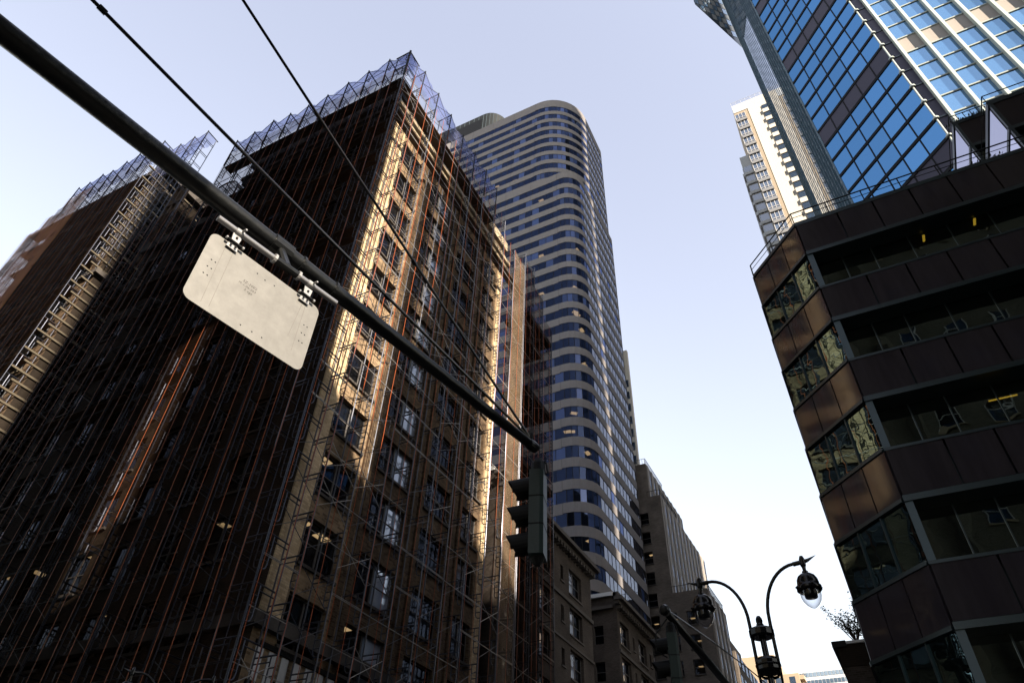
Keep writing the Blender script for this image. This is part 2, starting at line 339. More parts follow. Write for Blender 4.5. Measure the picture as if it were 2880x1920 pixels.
def sash(w, h, mf, mp, cols=1, rail=True, sill=None, t=.055, panes=None):
    """window part: frame with one pane sub-part per column; local: x centred, z from 0, outside towards -y"""
    mb = MB()
    mb.box(-w / 2, w / 2, -.02, .06, 0, t, mf); mb.box(-w / 2, w / 2, -.02, .06, h - t, h, mf)
    mb.box(-w / 2, -w / 2 + t, -.02, .06, t, h - t, mf); mb.box(w / 2 - t, w / 2, -.02, .06, t, h - t, mf)
    for i in range(1, cols):
        x = -w / 2 + w * i / cols; mb.box(x - t, x + t, -.025, .06, t, h - t, mf)
    if rail: mb.box(-w / 2 + t, w / 2 - t, -.015, .05, h * .5 - t / 2, h * .5 + t / 2, mf)
    if sill: mb.box(-w / 2 - .08, w / 2 + .08, -.38, -.025, -.14, .0, sill)
    o = mb.build('window', local=True)
    for i in range(cols):
        p = MB(); a = -w / 2 + w * i / cols; b = -w / 2 + w * (i + 1) / cols; mm = (panes[i] if panes else mp)
        zs = [(0, h * .5), (h * .5, h)] if rail else [(0, h)]
        for z0, z1 in zs: p.face([(a, .02, z0), (b, .02, z0), (b, .02, z1), (a, .02, z1)], mm)
        q = p.build('pane', o, local=True)
    return o
def pix(x, y): return (FW * F + RT * (x - 1440) - UP * (y - 960)).normalized()

# ---------------------------------------------------------------- ground and streets
def struct(name, mb, parent=None): return tag(mb.build(name, parent), kind='structure')
g = MB(); g.box(-1500, 1500, -1500, 1500, -.5, 0, M['ground']); struct('ground', g)
g = MB(); g.box(-18, -4.2, -300, 600, .004, .008, M['asphalt']); struct('avenue_road', g)
g = MB(); g.box(-300, -18, 4.5, 14.6, .004, .008, M['asphalt']); g.box(-4.2, 300, 4.5, 17.6, .004, .008, M['asphalt']); struct('cross_street_road', g)
for nm, a in (('pavement', (-300, -18, 14.6, 600)), ('pavement', (-4.2, 300, 17.6, 600)), ('pavement', (-300, -18, -300, 4.5)), ('pavement', (-4.2, 300, -300, 4.5))):
    g = MB(); g.box(a[0], a[1], a[2], a[3], .0, .14, M['pave']); struct(nm, g)
g = MB()
for i in range(12):
    g.box(-17.2 + i * 1.1, -16.7 + i * 1.1, 2.2, 5.0, .012, .016, M['paint']); g.box(-17.2 + i * 1.1, -16.7 + i * 1.1, 17.8, 20.6, .012, .016, M['paint'])
for k in range(12): g.box(-11.2, -11.05, 30 + k * 12, 36 + k * 12, .012, .016, M['paint'])
struct('road_marking', g)

# ---------------------------------------------------------------- scaffolded hotel (main block, wing)
hotel = thing('brick_hotel', 'tall brown brick building wrapped in scaffolding and dark netting at the left', 'building', (-22, 19.9, 0))
FX = Fac((-22, 0), (0, 1), (1, 0)); FY = Fac((0, 19.9), (1, 0), (0, -1))
FLZ = [14.5 + 3.57 * k for k in range(-3, 11)]
winX = [(21.35, 23.9, 2), (25.3, 28.6, 2), (30.2, 33.0, 2), (34.55, 36.6, 2)]
winY = [(-47 + i * 3.35, -47 + i * 3.35 + 1.9) for i in range(7)]
b = MB(); opsX = [(a, c, z, z + 2.25) for (a, c, n) in winX for z in FLZ if z > 2 and z + 2.25 < 51]
FX.wall(b, 19.9, 25.0, 0, 54.2, [o for o in opsX if o[0] < 25], M['brick_sun_bay']); FX.wall(b, 25.0, 37.7, 0, 54.2, [o for o in opsX if o[0] > 25], M['brick']); FX.box(b, 19.897, 21.15, 11.8, 50.2, .003, .10, M['brick_pier']); FX.box(b, 36.85, 37.7, 11.8, 50.2, .003, .12, M['brick_pier']) 
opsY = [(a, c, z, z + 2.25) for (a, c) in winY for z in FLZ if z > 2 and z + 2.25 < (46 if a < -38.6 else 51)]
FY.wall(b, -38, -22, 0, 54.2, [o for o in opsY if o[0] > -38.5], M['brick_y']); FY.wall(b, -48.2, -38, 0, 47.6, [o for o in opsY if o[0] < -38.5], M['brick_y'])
b.face([(-38, 19.9, 47.6), (-38, 19.9, 54.2), (-38, 37.7, 54.2), (-38, 37.7, 47.6)], M['brick'])
b.face([(-48.2, 19.9, 0), (-48.2, 19.9, 47.6), (-48.2, 37.7, 47.6), (-48.2, 37.7, 0)], M['brick'])
b.face([(-22, 37.7, 0), (-48.2, 37.7, 0), (-48.2, 37.7, 47.6), (-22, 37.7, 47.6)], M['brick']); b.face([(-22, 37.7, 47.6), (-38, 37.7, 47.6), (-38, 37.7, 54.2), (-22, 37.7, 54.2)], M['brick'])
b.face([(-48.2, 19.9, 47.6), (-38, 19.9, 47.6), (-38, 37.7, 47.6), (-48.2, 37.7, 47.6)], M['lime_dark']); b.face([(-38, 19.9, 54.2), (-22, 19.9, 54.2), (-22, 37.7, 54.2), (-38, 37.7, 54.2)], M['lime_dark'])
# flat brick piers between the windows
for (u0, u1) in ((24.15, 24.45), (24.75, 25.05), (28.85, 29.15), (29.6, 29.9), (33.3, 33.6), (34.0, 34.3)): FX.box(b, u0, u1, 12.2, 50.2, .003, .16, M['brick'])
b.build('wall', hotel)
b = MB(); b.box(-46.8, -23.4, 21.3, 36.5, 1, 46.9, M['int']); b.box(-37, -23.4, 21.3, 36.5, 46.9, 53.5, M['int']); b.build('interior', hotel)
b = MB()
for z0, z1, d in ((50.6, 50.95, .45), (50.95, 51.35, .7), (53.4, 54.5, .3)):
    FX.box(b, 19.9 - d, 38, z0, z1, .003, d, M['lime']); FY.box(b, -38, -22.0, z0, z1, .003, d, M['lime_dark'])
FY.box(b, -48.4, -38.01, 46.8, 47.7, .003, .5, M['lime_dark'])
for i in range(34): FX.box(b, 20.0 + i * .53, 20.25 + i * .53, 50.25, 50.597, .003, .36, M['lime'])
b.build('cornice', hotel)
b = MB(); FX.box(b, 19.55, 38, 11.2, 11.75, .003, .35, M['lime_dark']); FY.box(b, -48.2, -22.0, 11.2, 11.75, .003, .35, M['lime_dark']); b.build('stone_course', hotel)
protos = {}
for (a, c, n) in winX:
    w = c - a
    ps = [M['pane'], M['pane_sky']] if abs(a - 25.3) < .1 else None
    protos[a] = sash(w, 2.25, M['wframe'], M['pane'], 2, True, M['lime_dark'], panes=ps)
pY = sash(1.9, 2.25, M['wframe'], M['pane'], 2, True, M['lime_dark'])
for (a, c, z, z1) in opsX:
    inst(protos[a], hotel, FX.P((a + c) / 2, z, -.24), FX.rot())
for (a, c, z, z1) in opsY:
    inst(pY, hotel, FY.P((a + c) / 2, z, -.24), FY.rot())
for p in protos.values(): drop(p)
drop(pY)
# lit ceiling lamps seen through the glass from below
for (x, y, z) in ((-23.0, 22.0, 17.9), (-22.9, 23.4, 17.7), (-22.95, 22.3, 21.5), (-22.9, 26.2, 14.3), (-36.2, 20.8, 17.9), (-41, 20.8, 17.9), (-43.0, 20.7, 17.8), (-27.0, 20.7, 18.0), (-32.9, 20.75, 14.4)):
    b = MB(); b.box(x - .25, x + .25, y - .42, y + .42, z - 1.0, z - .96, M['lit']); b.build('ceiling_lamp', hotel)
# grey shopfront panels over the ground storey
for i in range(7): b = MB(); FX.box(b, 20.3 + i * .75, 20.3 + i * .75 + .42, 9.35, 10.55, .02, .06, M['lgrey']); b.build('shopfront_panel', hotel)
for z in (9.1, 10.6): b = MB(); FX.box(b, 20.2, 25.6, z, z + .2, .02, .1, M['black']); b.build('shopfront_rail', hotel)

wing = thing('brick_wing', 'far left brick wing with pale stone bands under brown netting', 'building', (-54, 18.6, 0))
b = MB(); WX = Fac((-54, 0), (0, 1), (1, 0)); WY = Fac((0, 19.4), (1, 0), (0, -1))
opsW = [(20.6 + k * 4.2, 22.2 + k * 4.2, z, z + 2.0) for k in range(4) for z in FLZ + [14.5 + 3.57 * k for k in range(11, 14)] if z > 2]
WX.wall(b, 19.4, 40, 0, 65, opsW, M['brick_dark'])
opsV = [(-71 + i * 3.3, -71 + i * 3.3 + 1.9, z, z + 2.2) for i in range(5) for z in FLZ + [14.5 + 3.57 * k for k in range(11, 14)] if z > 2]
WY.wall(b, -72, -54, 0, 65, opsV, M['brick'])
b.face([(-72, 19.4, 0), (-72, 19.4, 65), (-72, 40, 65), (-72, 40, 0)], M['brick']); b.face([(-54, 40, 0), (-72, 40, 0), (-72, 40, 65), (-54, 40, 65)], M['brick']); b.face([(-72, 19.4, 65), (-54, 19.4, 65), (-54, 40, 65), (-72, 40, 65)], M['lime_dark'])
b.build('wall', wing)
b = MB(); b.box(-71, -55.2, 20.6, 39, 1, 64, M['int']); b.build('interior', wing)
pW = sash(1.6, 2.0, M['wframe'], M['pane'], 1, True, M['lime']); pV = sash(1.9, 2.2, M['wframe'], M['pane'], 2, True, M['lime'])
for (a, c, z, z1) in opsW: inst(pW, wing, WX.P((a + c) / 2, z, -.24), WX.rot())
for (a, c, z, z1) in opsV: inst(pV, wing, WY.P((a + c) / 2, z, -.24), WY.rot())
drop(pW); drop(pV)
for i, z in enumerate([12 + .98 * k for k in range(54)]):     # pale stone bands of the return wall
    b = MB(); ln = 1.2 if i % 2 else .75
    WX.box(b, 19.36 - (.9 if i % 2 == 0 else 1.45), 20.1 + ln * 3.1, z, z + .17, .004, .13, M['band']); b.build('stone_band', wing)
for z0, z1, d in ((62.6, 63.3, .5), (46.5, 47, .35)): b = MB(); WX.box(b, 19.4 - d, 40, z0, z1, .15, .15 + d, M['lime_dark']); WY.box(b, -72, -53.9, z0, z1, .003, d, M['lime_dark']); b.build('cornice', wing)
# rooftop frame and barrel vault behind the court
roof = thing('roof_canopy', 'small barrel vaulted roof canopy behind the scaffolding in the dip of the roofline', 'roof canopy', (-40.5, 19.5, 47.6))
b = MB()
pts = [(-42.6 + 2.0 * (1 - math.cos(math.pi * k / 14)), 19.5, 50.6 + 1.9 * math.sin(math.pi * k / 14)) for k in range(15)]
b.tube(pts, .07, M['steel'])
for k in range(14):
    a, c = pts[k], pts[k + 1]; b.face([a, c, (c[0], 27, c[2]), (a[0], 27, a[2])], M['net_pale'])
    b.bar(a, (a[0], 27, a[2]), .04, M['steel'], 5)
b.bar(pts[0], (pts[0][0], 19.5, 47.6), .07, M['steel']); b.bar(pts[-1], (pts[-1][0], 19.5, 47.6), .07, M['steel'])
b.build('vault', roof)
b = MB()
for x in (-50.6, -49.8, -48.9): b.box(x - .16, x + .16, 20.2, 20.5, 47.0, 58.6, M['plank'])
b.box(-50.9, -48.6, 20.15, 20.55, 58.6, 58.95, M['plank']); b.box(-50.9, -48.6, 20.15, 20.55, 55.6, 55.9, M['plank'])
b.build('timber_frame', roof)

# ---------------------------------------------------------------- scaffolding
def leg_frame(s):
    mb = MB(); r = .036
    mb.bar((0, 0, 0), (0, 0, 2.0), r, s); mb.bar((0, 1.2, 0), (0, 1.2, 2.0), r, s)
    mb.bar((0, 0, 1.95), (0, 1.2, 1.95), r, s); mb.bar((0, .33, 1.72), (0, 1.2, 1.72), r * .8, s)
    mb.tube([(0, .33, 1.95), (0, .33, .75), (0, .29, .6), (0, .2, .52), (0, 0, .5)], r * .8, s, 5)
    for z in (.85, 1.2, 1.5): mb.bar((0, 0, z), (0, .33, z), r * .7, s, 5)
    return mb
def brace_mesh(bay, rail, axis):
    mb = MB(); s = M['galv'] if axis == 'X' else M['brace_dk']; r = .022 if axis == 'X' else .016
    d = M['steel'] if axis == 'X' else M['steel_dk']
    if rail != 2: mb.bar((0, 0, .25), (bay, 0, 1.6), r * .8, s if rail == 3 else d, 5)
    if rail == 0 or rail == 3: mb.bar((0, .01, 1.6), (bay, .01, .25), r * .8, s if rail == 3 else d, 5)
    if rail: mb.bar((0, -.005, 1.1), (bay, -.005, 1.1), r, s, 5)
    if rail == 2: mb.bar((0, -.005, 1.16), (bay, -.005, 1.16), r, s, 5)
    return mb
LFS = {'X': leg_frame(M['steel']), 'Y': leg_frame(M['steel_dk'])}
def place(mb, dst, loc, axis):
    vs = []
    for x, y, z in mb.v:
        vs.append((loc[0] + x, loc[1] + y, loc[2] + z) if axis == 'Y' else (loc[0] - y, loc[1] + x, loc[2] + z))
    b0 = len(dst.v); dst.v += vs
    for f, mi in zip(mb.f, mb.m): dst.f.append(tuple(i + b0 for i in f)); dst.m.append(dst.mi(mb.mats[mi]))
def inframe(p):
    d = Vector(p) - EYE; z = d.dot(FW)
    if z <= 0: return False
    x = F * d.dot(RT) / z; y = F * d.dot(UP) / z
    return abs(x) < 1460 and abs(y) < 980
def scaffold(t, axis, plane, us, tops, z0=2.0, jig=0.0):
    """axis X: outer plane x=plane, u=y ; axis Y: outer plane y=plane, u=x. tops[i] = top of bay i"""
    fr, br = [], []
    for i, u in enumerate(us):
        top = max(tops[max(0, i - 1)], tops[min(i, len(tops) - 1)]); z = z0
        while z < top - .5:
            fr.append((u, z)); z += 2.0
        if i < len(us) - 1:
            z = z0
            while z < tops[i] - .5: br.append((u, z)); z += 2.0
    W = lambda u, z: (plane, u, z) if axis == 'X' else (u, plane, z)
    key = lambda e: (0 if inframe(W(e[0], e[1] + 1)) else 1, (Vector(W(*e)) - EYE).length)
    rz = R(90) if axis == 'X' else 0
    fr.sort(key=key); br.sort(key=key)
    LF = LFS[axis]; fo = LF.build('frame', local=True)
    for e in fr[:100]: inst(fo, t, W(*e), rz)
    drop(fo)
    if fr[100:]:
        mb = MB()
        for e in fr[100:]: place(LF, mb, W(*e), axis)
        tag(mb.build('frames', t), kind='stuff')
    bay = us[1] - us[0]; B = [brace_mesh(bay, k, axis) for k in (1, 2, 0, 1, 3)]; BR = random.Random(int(plane * 7))
    bo = [x.build('cross_brace', local=True) for x in B]
    for i, e in enumerate(br[:100]): inst(BR.choice(bo), t, W(*e), rz)
    for o in bo: drop(o)
    if br[100:]:
        mb = MB()
        for i, e in enumerate(br[100:]): place(BR.choice(B), mb, W(*e), axis)
        tag(mb.build('cross_braces', t), kind='stuff')
    return fr, br
def netting(t, axis, d, us, tops, z0, mat, seams=True, dz=4.0, amp=.06, bots=None, name='debris_net', sm=.021, sub=2):
    W = (lambda u, z, o=0: (d + o, u, z)) if axis == 'X' else (lambda u, z, o=0: (u, d - o, z))
    sg = M['seam'] if axis == 'X' or sub > 2 else M['seam_y']
    for i in range(len(us) - 1):
        mb = MB(); zb = bots[i] if bots else z0; nz = max(1, int((tops[i] - zb) / dz))
        grid = [[W(us[i] + (us[i + 1] - us[i]) * a / sub, zb + (tops[i] - zb) * k / nz, random.uniform(-amp, amp)) for a in range(sub + 1)] for k in range(nz + 1)]
        vs = [p for row in grid for p in row]; n = sub + 1
        fs = [(k * n + a, k * n + a + 1, (k + 1) * n + a + 1, (k + 1) * n + a) for k in range(nz) for a in range(sub)]
        mb.mesh(vs, fs, mat if not callable(mat) else mat(i)); mb.build(name, t)
        if seams:
            for a in range(sub):
                s = MB(); jit = random.uniform(-.15, .15); pr = None
                for k in range(nz * 2 + 1):
                    u = us[i] + (us[i + 1] - us[i]) * a / sub + jit + random.uniform(-.03, .03); z = zb + (tops[i] - zb) * k / (nz * 2)
                    p = (W(u - sm, z, .09), W(u + sm, z, .09))
                    if pr: s.face([pr[0], pr[1], p[1], p[0]], sg)
                    pr = p
                s.build('net_edge', t)
SG = random.Random(21)
def roofnet(t, axis, d, us, z0s, zts, sag=1.3, depth=1.2, mat=None):
    """net draped over the tops of the posts: it sags between them, outer and inner skin"""
    mat = mat or M['net_sky']; zts = [z + SG.uniform(-.45, .25) for z in zts[:-1]] + [zts[-1]]
    W = (lambda u, z, o=0: (d - o, u, z)) if axis == 'X' else (lambda u, z, o=0: (u, d + o, z))
    for i in range(len(us) - 1):
        mb = MB(); n = 6
        for dd in (0, ):
            top = []
            for k in range(n + 1):
                f = k / n; zt = zts[i] * (1 - f) + zts[i + 1] * f - sag * SG.uniform(.55, 1.25) * math.sin(math.pi * f) ** .8 * .55 * (1 if 0 < k < n else 0)
                top.append((us[i] + (us[i + 1] - us[i]) * f, zt))
            for k in range(n):
                (a, za), (c, zc) = top[k], top[k + 1]
                mb.mesh([W(a, z0s[i], dd), W(c, z0s[i], dd), W(c, zc, dd), W(a, za, dd)], [(0, 1, 2, 3)], mat)
                if axis == 'X' or True: mb.mesh([W(a, za, dd), W(c, zc, dd), W(c, zc - .25, depth), W(a, za - .25, depth)], [(0, 1, 2, 3)], mat)
        mb.build('roof_net', t)
        b = MB(); 
        b.bar(W(us[i], zts[i] - .1, 0), W(us[i + 1], zts[i + 1] - 2.0, 0), .022, M['steel'], 5); b.bar(W(us[i], zts[i] - 2.0, 0), W(us[i + 1], zts[i + 1] - .1, 0), .022, M['steel'], 5)
        b.bar(W(us[i], zts[i] - 1.9, 0), W(us[i + 1], zts[i + 1] - 1.9, 0), .02, M['steel'], 5)
        b.build('roof_brace', t)
        b = MB(); b.bar(W(us[i], zts[i] - 4, 0), W(us[i], zts[i] + .05, 0), .055, M['black']); b.bar(W(us[i], zts[i] - .06, 0), W(us[i], zts[i] - .12, depth + .2), .055, M['black'])
        b.bar(W(us[i], zts[i] - .1, depth), W(us[i], zts[i] - 4, depth), .04, M['steel'])
        b.tube([W(us[i], zts[i] - .3, .35), W(us[i], zts[i] - 1.3, .35), W(us[i], zts[i] - 1.5, .2), W(us[i], zts[i] - 1.55, 0)], .025, M['steel'], 5)
        for zz in (.6, .95, 1.3): b.bar(W(us[i], zts[i] - zz, 0), W(us[i], zts[i] - zz, .35), .022, M['steel'], 5)
        b.build('top_post', t)
    b = MB(); b.bar(W(us[-1], zts[-1] - 4, 0), W(us[-1], zts[-1] + .05, 0), .055, M['black']); b.bar(W(us[-1], zts[-1] - .06, 0), W(us[-1], zts[-1] - .12, depth + .2), .055, M['black']); b.bar(W(us[-1], zts[-1] - .1, depth), W(us[-1], zts[-1] - 4, depth), .04, M['steel']); b.build('top_post', t)
def deck(t, axis, d, u0, u1, z, w=1.15, th=.07, m=None):
    mb = MB()
    if axis == 'X': mb.box(d - w, d - .04, u0, u1, z, z + th, m or M['plank'])
    else: mb.box(u0, u1, d + .04, d + w, z, z + th, m or M['plank'])
    mb.build('plank_deck', t)

# avenue side
sa = thing('scaffolding', 'scaffolding on the sunlit corner front of the brown brick building facing the avenue', 'scaffolding', (-20.4, 17.9, 0))
usA = [17.9 + 2.14 * i for i in range(11)]
topA = [54 if u < 33 else 51.8 for u in usA[:-1]]
scaffold(sa, 'X', -20.4, usA, topA)
netting(sa, 'X', -20.33, usA, topA, 3, lambda i: M['net_sunlit'] if i == 9 else M['net'])
roofnet(sa, 'X', -20.33, usA[:8], [54] * 7, [56.6] * 8)
for z in (48, 52): deck(sa, 'X', -20.4, 18, 33.2 if z > 50 else 39.3, z - .1, w=.75 if z != 52 else 1.15)
# the netted corner return at the far end of the block
b = MB(); W2 = 39.3
for k in range(12):
    b.mesh([(-20.4, W2, 6 + k * 3.8), (-21.9, W2, 6 + k * 3.8), (-21.9, W2, 9.8 + k * 3.8), (-20.4, W2, 9.8 + k * 3.8)], [(0, 1, 2, 3)], M['net_sunlit'])
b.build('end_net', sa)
# lower open scaffold further along
sb = thing('scaffolding', 'dark netted scaffold bays past the lit brick corner, in front of the striped tower', 'scaffolding', (-20.4, 39.5, 0))
usB = [39.5 + 2.03 * i for i in range(4)]; topB = [52.6, 51, 48.5]
scaffold(sb, 'X', -20.4, usB, topB); netting(sb, 'X', -20.33, usB, topB, 3, M['net_y'], seams=True)
netting(sb, 'X', -21.6, usB, topB, 3, M['net_y'], seams=False)
for z, u0, u1, w in ((46.4, 40.6, 45.6, 2.6), (43.2, 40.6, 43.4, 2.6), (37.6, 40.6, 45.6, 2.6), (30, 39.6, 45.6, 1.3)): deck(sb, 'X', -20.4, u0, u1, z, w, .5, M['black'])
# cross street side of the main block
sc_ = thing('scaffolding', 'dark scaffolding and netting over the shaded long front behind the metal sign', 'scaffolding', (-34, 17.9, 0))
usC = [-47.4 + 2.08 * i for i in range(14)]
topC = [48 if u < -39.5 else 54 for u in usC[:-1]]
scaffold(sc_, 'Y', 17.9, usC, topC)
netting(sc_, 'Y', 17.83, usC, topC, 3, M['net_y'], sm=.024)
roofnet(sc_, 'Y', 17.83, usC[4:], [54] * 9, [56.2 + (.5 if i == 8 else 0) for i in range(10)])
for z, a_, c_ in ((26, -46, -36), (30, -44, -28), (34, -40, -21), (38, -47, -30), (42, -36, -21)): deck(sc_, 'Y', 17.9, a_, c_, z - .1, w=1.1, th=.06, m=M['deck_tan'])
for z in (46, 52): deck(sc_, 'Y', 17.9, -47.3 if z < 46 else -39, -20.6, z - .1, w=.8)
for (x, z) in ((-44, 30), (-42.5, 26), (-34.5, 27), (-29, 27), (-28, 24), (-36.5, 24)): b = MB(); b.box(x - .22, x + .3, 18.6, 18.63, z, z + 1.5, M['net_pale']); b.build('loose_sheet', sc_)
# wing
sw = thing('scaffolding', 'tall scaffolding at the far left with brown and orange netting over the brick wing', 'scaffolding', (-63, 17.9, 0))
usW = [-72 + 2.0 * i for i in range(10)]
topW = [60, 62, 64.5, 64.5, 64.5, 64.5, 64.5, 64.5, 64.5]
scaffold(sw, 'Y', 17.9, usW, topW)
netting(sw, 'Y', 17.83, usW, topW, 3, M['net_y'], seams=True, sm=.024) if False else None
netting(sw, 'Y', 17.83, usW[4:], topW[4:], 3, M['net_w'], seams=True, sm=.024)
netting(sw, 'Y', 17.83, usW[:5], topW[:4], 3, lambda i: M['net_o'], seams=True, sub=6, sm=.05)
roofnet(sw, 'Y', 17.83, usW[2:], [64.5] * 7, [66.7] * 8)
usT = [-54, -51.9, -49.8, -47.6]
roofnet(sw, 'Y', 18.6, usT, [60.5, 59.5, 60], [66.4, 65.8, 65.6, 65.2])
scaffold(sw, 'Y', 18.6, usT, [64, 64, 64], z0=48.0)
for (x, z, w, h) in ((-71.4, 50, 1.6, 5), (-70.8, 56, 2, 3), (-68.5, 60.5, 1.9, 2.2), (-69.6, 44, 1.2, 4), (-66.3, 62.2, 1.5, 1.6), (-71.5, 38, 1.2, 3.5), (-70.1, 35, .8, 2), (-67.7, 54.5, .9, 1.2)):
    b = MB(); b.mesh([(x, 17.7, z), (x + w, 17.68, z + .2), (x + w, 17.7, z + h), (x, 17.67, z + h - .2)], [(0, 1, 2, 3)], M['net_pale']); b.build('pale_sheet', sw)
for z in range(24, 64, 4): deck(sw, 'Y', 17.9, -72 + (z * 7 % 5) * .8, -54 - (z * 3 % 4) * 1.1, z - .1, w=1.1, m=M['deck_tan'])

# ---------------------------------------------------------------- cornice houses beyond the scaffold
def house(y0, y1, top, label, windows, gable=False):
    t = thing('brick_house', label, 'building', (-22, y0, 0), 'brown brick houses with heavy cornices')
    fx = Fac((-22, 0), (0, 1), (1, 0)); fy = Fac((0, y0), (1, 0), (0, -1)); b = MB()
    rows = [top - 4.1 - 3.35 * k for k in range(7)]
    ops = [(a, c, z + dz, z + dz + h) for z in rows if z > 1 for (a, c, dz, h) in windows]
    fx.wall(b, y0, y1, 0, top - .6, ops, M['brick_house'], .35)
    opf = [(-24.5, -23.5, z, z + 1.7) for z in rows if z > 1]
    fy.wall(b, -30, -22, 0, top + .7, opf, M['brick_house'], .3)
    b.face([(-22, y1, 0), (-30, y1, 0), (-30, y1, top), (-22, y1, top)], M['brick_house']); b.face([(-30, y0, top + .7), (-22, y0, top + .7), (-22, y1, top + .7), (-30, y1, top + .7)], M['lime_dark'])
    b.build('wall', t)
    b = MB(); b.box(-29, -23.2, y0 + 1, y1 - .6, .5, top - 1, M['int']); b.build('interior', t)
    b = MB()
    fx.box(b, y0 - .5, y1 + .3, top - .62, top - .3, .003, .45, M['lime_dark']); fx.box(b, y0 - .7, y1 + .5, top - .3, top + .05, .003, .85, M['lime_dark']); fx.box(b, y0, y1, top + .05, top + .75, -.4, .25, M['lime_dark'])
    k = y0
    while k < y1: fx.box(b, k, k + .28, top - .95, top - .622, .003, .5, M['lime_dark']); k += .62
    b.build('cornice', t)
    b = MB(); fx.box(b, y0, y1, top - 5.05, top - 4.75, .003, .16, M['lime_dark']); fx.box(b, y0, y1, top - 8.4, top - 8.2, .003, .1, M['lime_dark'])
    fy.box(b, -30, -22.3, top + .35, top + .72, .003, .25, M['lgrey']); fy.box(b, -30, -22.3, top - .9, top - .6, .003, .3, M['lime_dark']); b.build('stone_course', t)
    pr = {}
    for (a, c, dz, h) in windows:
        w = c - a; pr[(a, c)] = sash(w, h, M['wframe'], M['pane'], 2 if w > 1.5 else 1, True, M['lime_dark'], panes=([M['pane_sky'], M['pane']] if w > 1.5 else None))
    for z in rows:
        if z < 1: continue
        for (a, c, dz, h) in windows: inst(pr[(a, c)], t, fx.P((a + c) / 2, z + dz, -.28), fx.rot())
    pf = sash(1.0, 1.7, M['wframe'], M['pane'], 1, True)
    for o in opf: inst(pf, t, fy.P((o[0] + o[1]) / 2, o[2], -.24), fy.rot())
    drop(pf)
    for p in pr.values(): drop(p)
    return t
house(39.2, 57.4, 28.9, 'nearer brown brick house with a heavy cornice just past the scaffolding', [(41, 43, 0, 2.1), (46.6, 48.6, 0, 2.1), (50.6, 51.2, .5, 1.3), (52.4, 55.1, 0, 2.2)])
house(64.3, 75.4, 28.7, 'further brown brick house with a pale parapet at the foot of the striped tower', [(64.95, 67.5, 0, 2.2), (68.6, 69.1, .5, 1.3), (70.4, 72.9, 0, 2.2), (73.9, 74.5, .5, 1.3)])

# ---------------------------------------------------------------- rounded striped tower
def round_path(x0, y0, xr, y1, Rr, Rf, ins=0.0, seg=1.45):
    """outline CCW from front-left along -Y face, round corner, +X face, small far corner, back"""
    xr -= ins; y0 += ins; y1 -= ins; Rr -= ins; Rf -= ins; pts = []
    n = int((xr - Rr - x0) / seg)
    for i in range(n): pts.append((x0 + (xr - Rr - x0) * i / n, y0))
    k = max(6, int(Rr * math.pi / 2 / seg * 1.6))
    for i in range(k + 1):
        a = -math.pi / 2 + math.pi / 2 * i / k; pts.append((xr - Rr + Rr * math.cos(a), y0 + Rr + Rr * math.sin(a)))
    n = int((y1 - Rf - y0 - Rr) / seg)
    for i in range(1, n): pts.append((xr, y0 + Rr + (y1 - Rf - y0 - Rr) * i / n))
    for i in range(6):
        a = math.pi / 2 * i / 5; pts.append((xr - Rf + Rf * math.cos(a), y1 - Rf + Rf * math.sin(a)))
    pts.append((x0, y1)); return pts
tower = thing('rounded_tower', 'tall striped office tower with a rounded corner and grey concrete bands', 'building', (-45, 86, 0))
def tower_vol(x0, y0, xr, y1, Rr, Rf, ztops, zbase, topband, nlit, rnd):
    outl = round_path(x0, y0, xr, y1, Rr, Rf); inl = round_path(x0, y0, xr, y1, Rr, Rf, .07); core = round_path(x0 + 3, y0 + 4.5, xr - 4.5, y1 - 4.5, max(.5, Rr - 3), .5)
    WH, SP = 1.97, 1.5
    b = MB(); b.prism(core, zbase, ztops[0], M['int']); b.build('core', tower)
    xj = xr - Rr - .6
    for k, zt in enumerate(ztops):
        b = MB(); z1 = topband if k == 0 else zt + SP
        b.prism(outl, zt, z1, M['concrete'], M['ceil'])
        b.box(x0, xj, y0 + .003, y0 + .3, zt - .12, zt, M['concrete'])          # the flat front has lower windows
        for jx in [xj - 5.9 * q for q in range(5)]:
            if jx > x0: b.box(jx - .02, jx + .02, y0 - .004, y0 + .1, zt - .12, z1 - .003, M['concrete_dk'])
        b.build('spandrel', tower)
        b = MB(); n = len(inl); zb = zt - WH
        for i in range(n - 2):
            p, q = inl[i], inl[i + 1]; fl = p[0] < xj and p[1] < y0 + .5
            mm = M['tblind'] if rnd.random() < (.22 if fl or p[1] < y0 + Rr else .06) else (M['tglass_sky'] if p[1] > y0 + Rr * .8 else M['tglass'])
            b.face([(p[0], p[1], zb), (q[0], q[1], zb), (q[0], q[1], zt), (p[0], p[1], zt)], mm)
            b.bar((p[0], p[1], zb), (p[0], p[1], zt), .05, M['black'], 4, caps=False)
        b.build('window_band', tower)
        if rnd.random() < nlit:
            for q in range(rnd.choice((1, 2, 3))):
                b = MB(); i = rnd.randrange(int(len(inl) * .12), int(len(inl) * .62)) if rnd.random() < .8 else rnd.randrange(len(inl) - 3)
                p, q2 = inl[i], inl[i + 1]; dx, dy = q2[0] - p[0], q2[1] - p[1]; l = math.hypot(dx, dy) or 1; nx, ny = -dy / l, dx / l; dd = rnd.uniform(.5, 1.6)
                c = (p[0] + nx * dd, p[1] + ny * dd); e = (dx / l * .55, dy / l * .55); h = (nx * .35, ny * .35)
                b.face([(c[0] - e[0], c[1] - e[1], zt - .05), (c[0] + e[0], c[1] + e[1], zt - .05), (c[0] + e[0] + 2 * h[0], c[1] + e[1] + 2 * h[1], zt - .05), (c[0] - e[0] + 2 * h[0], c[1] - e[1] + 2 * h[1], zt - .05)], M['lit'])
                b.build('ceiling_lamp', tower)
rnd = random.Random(3)
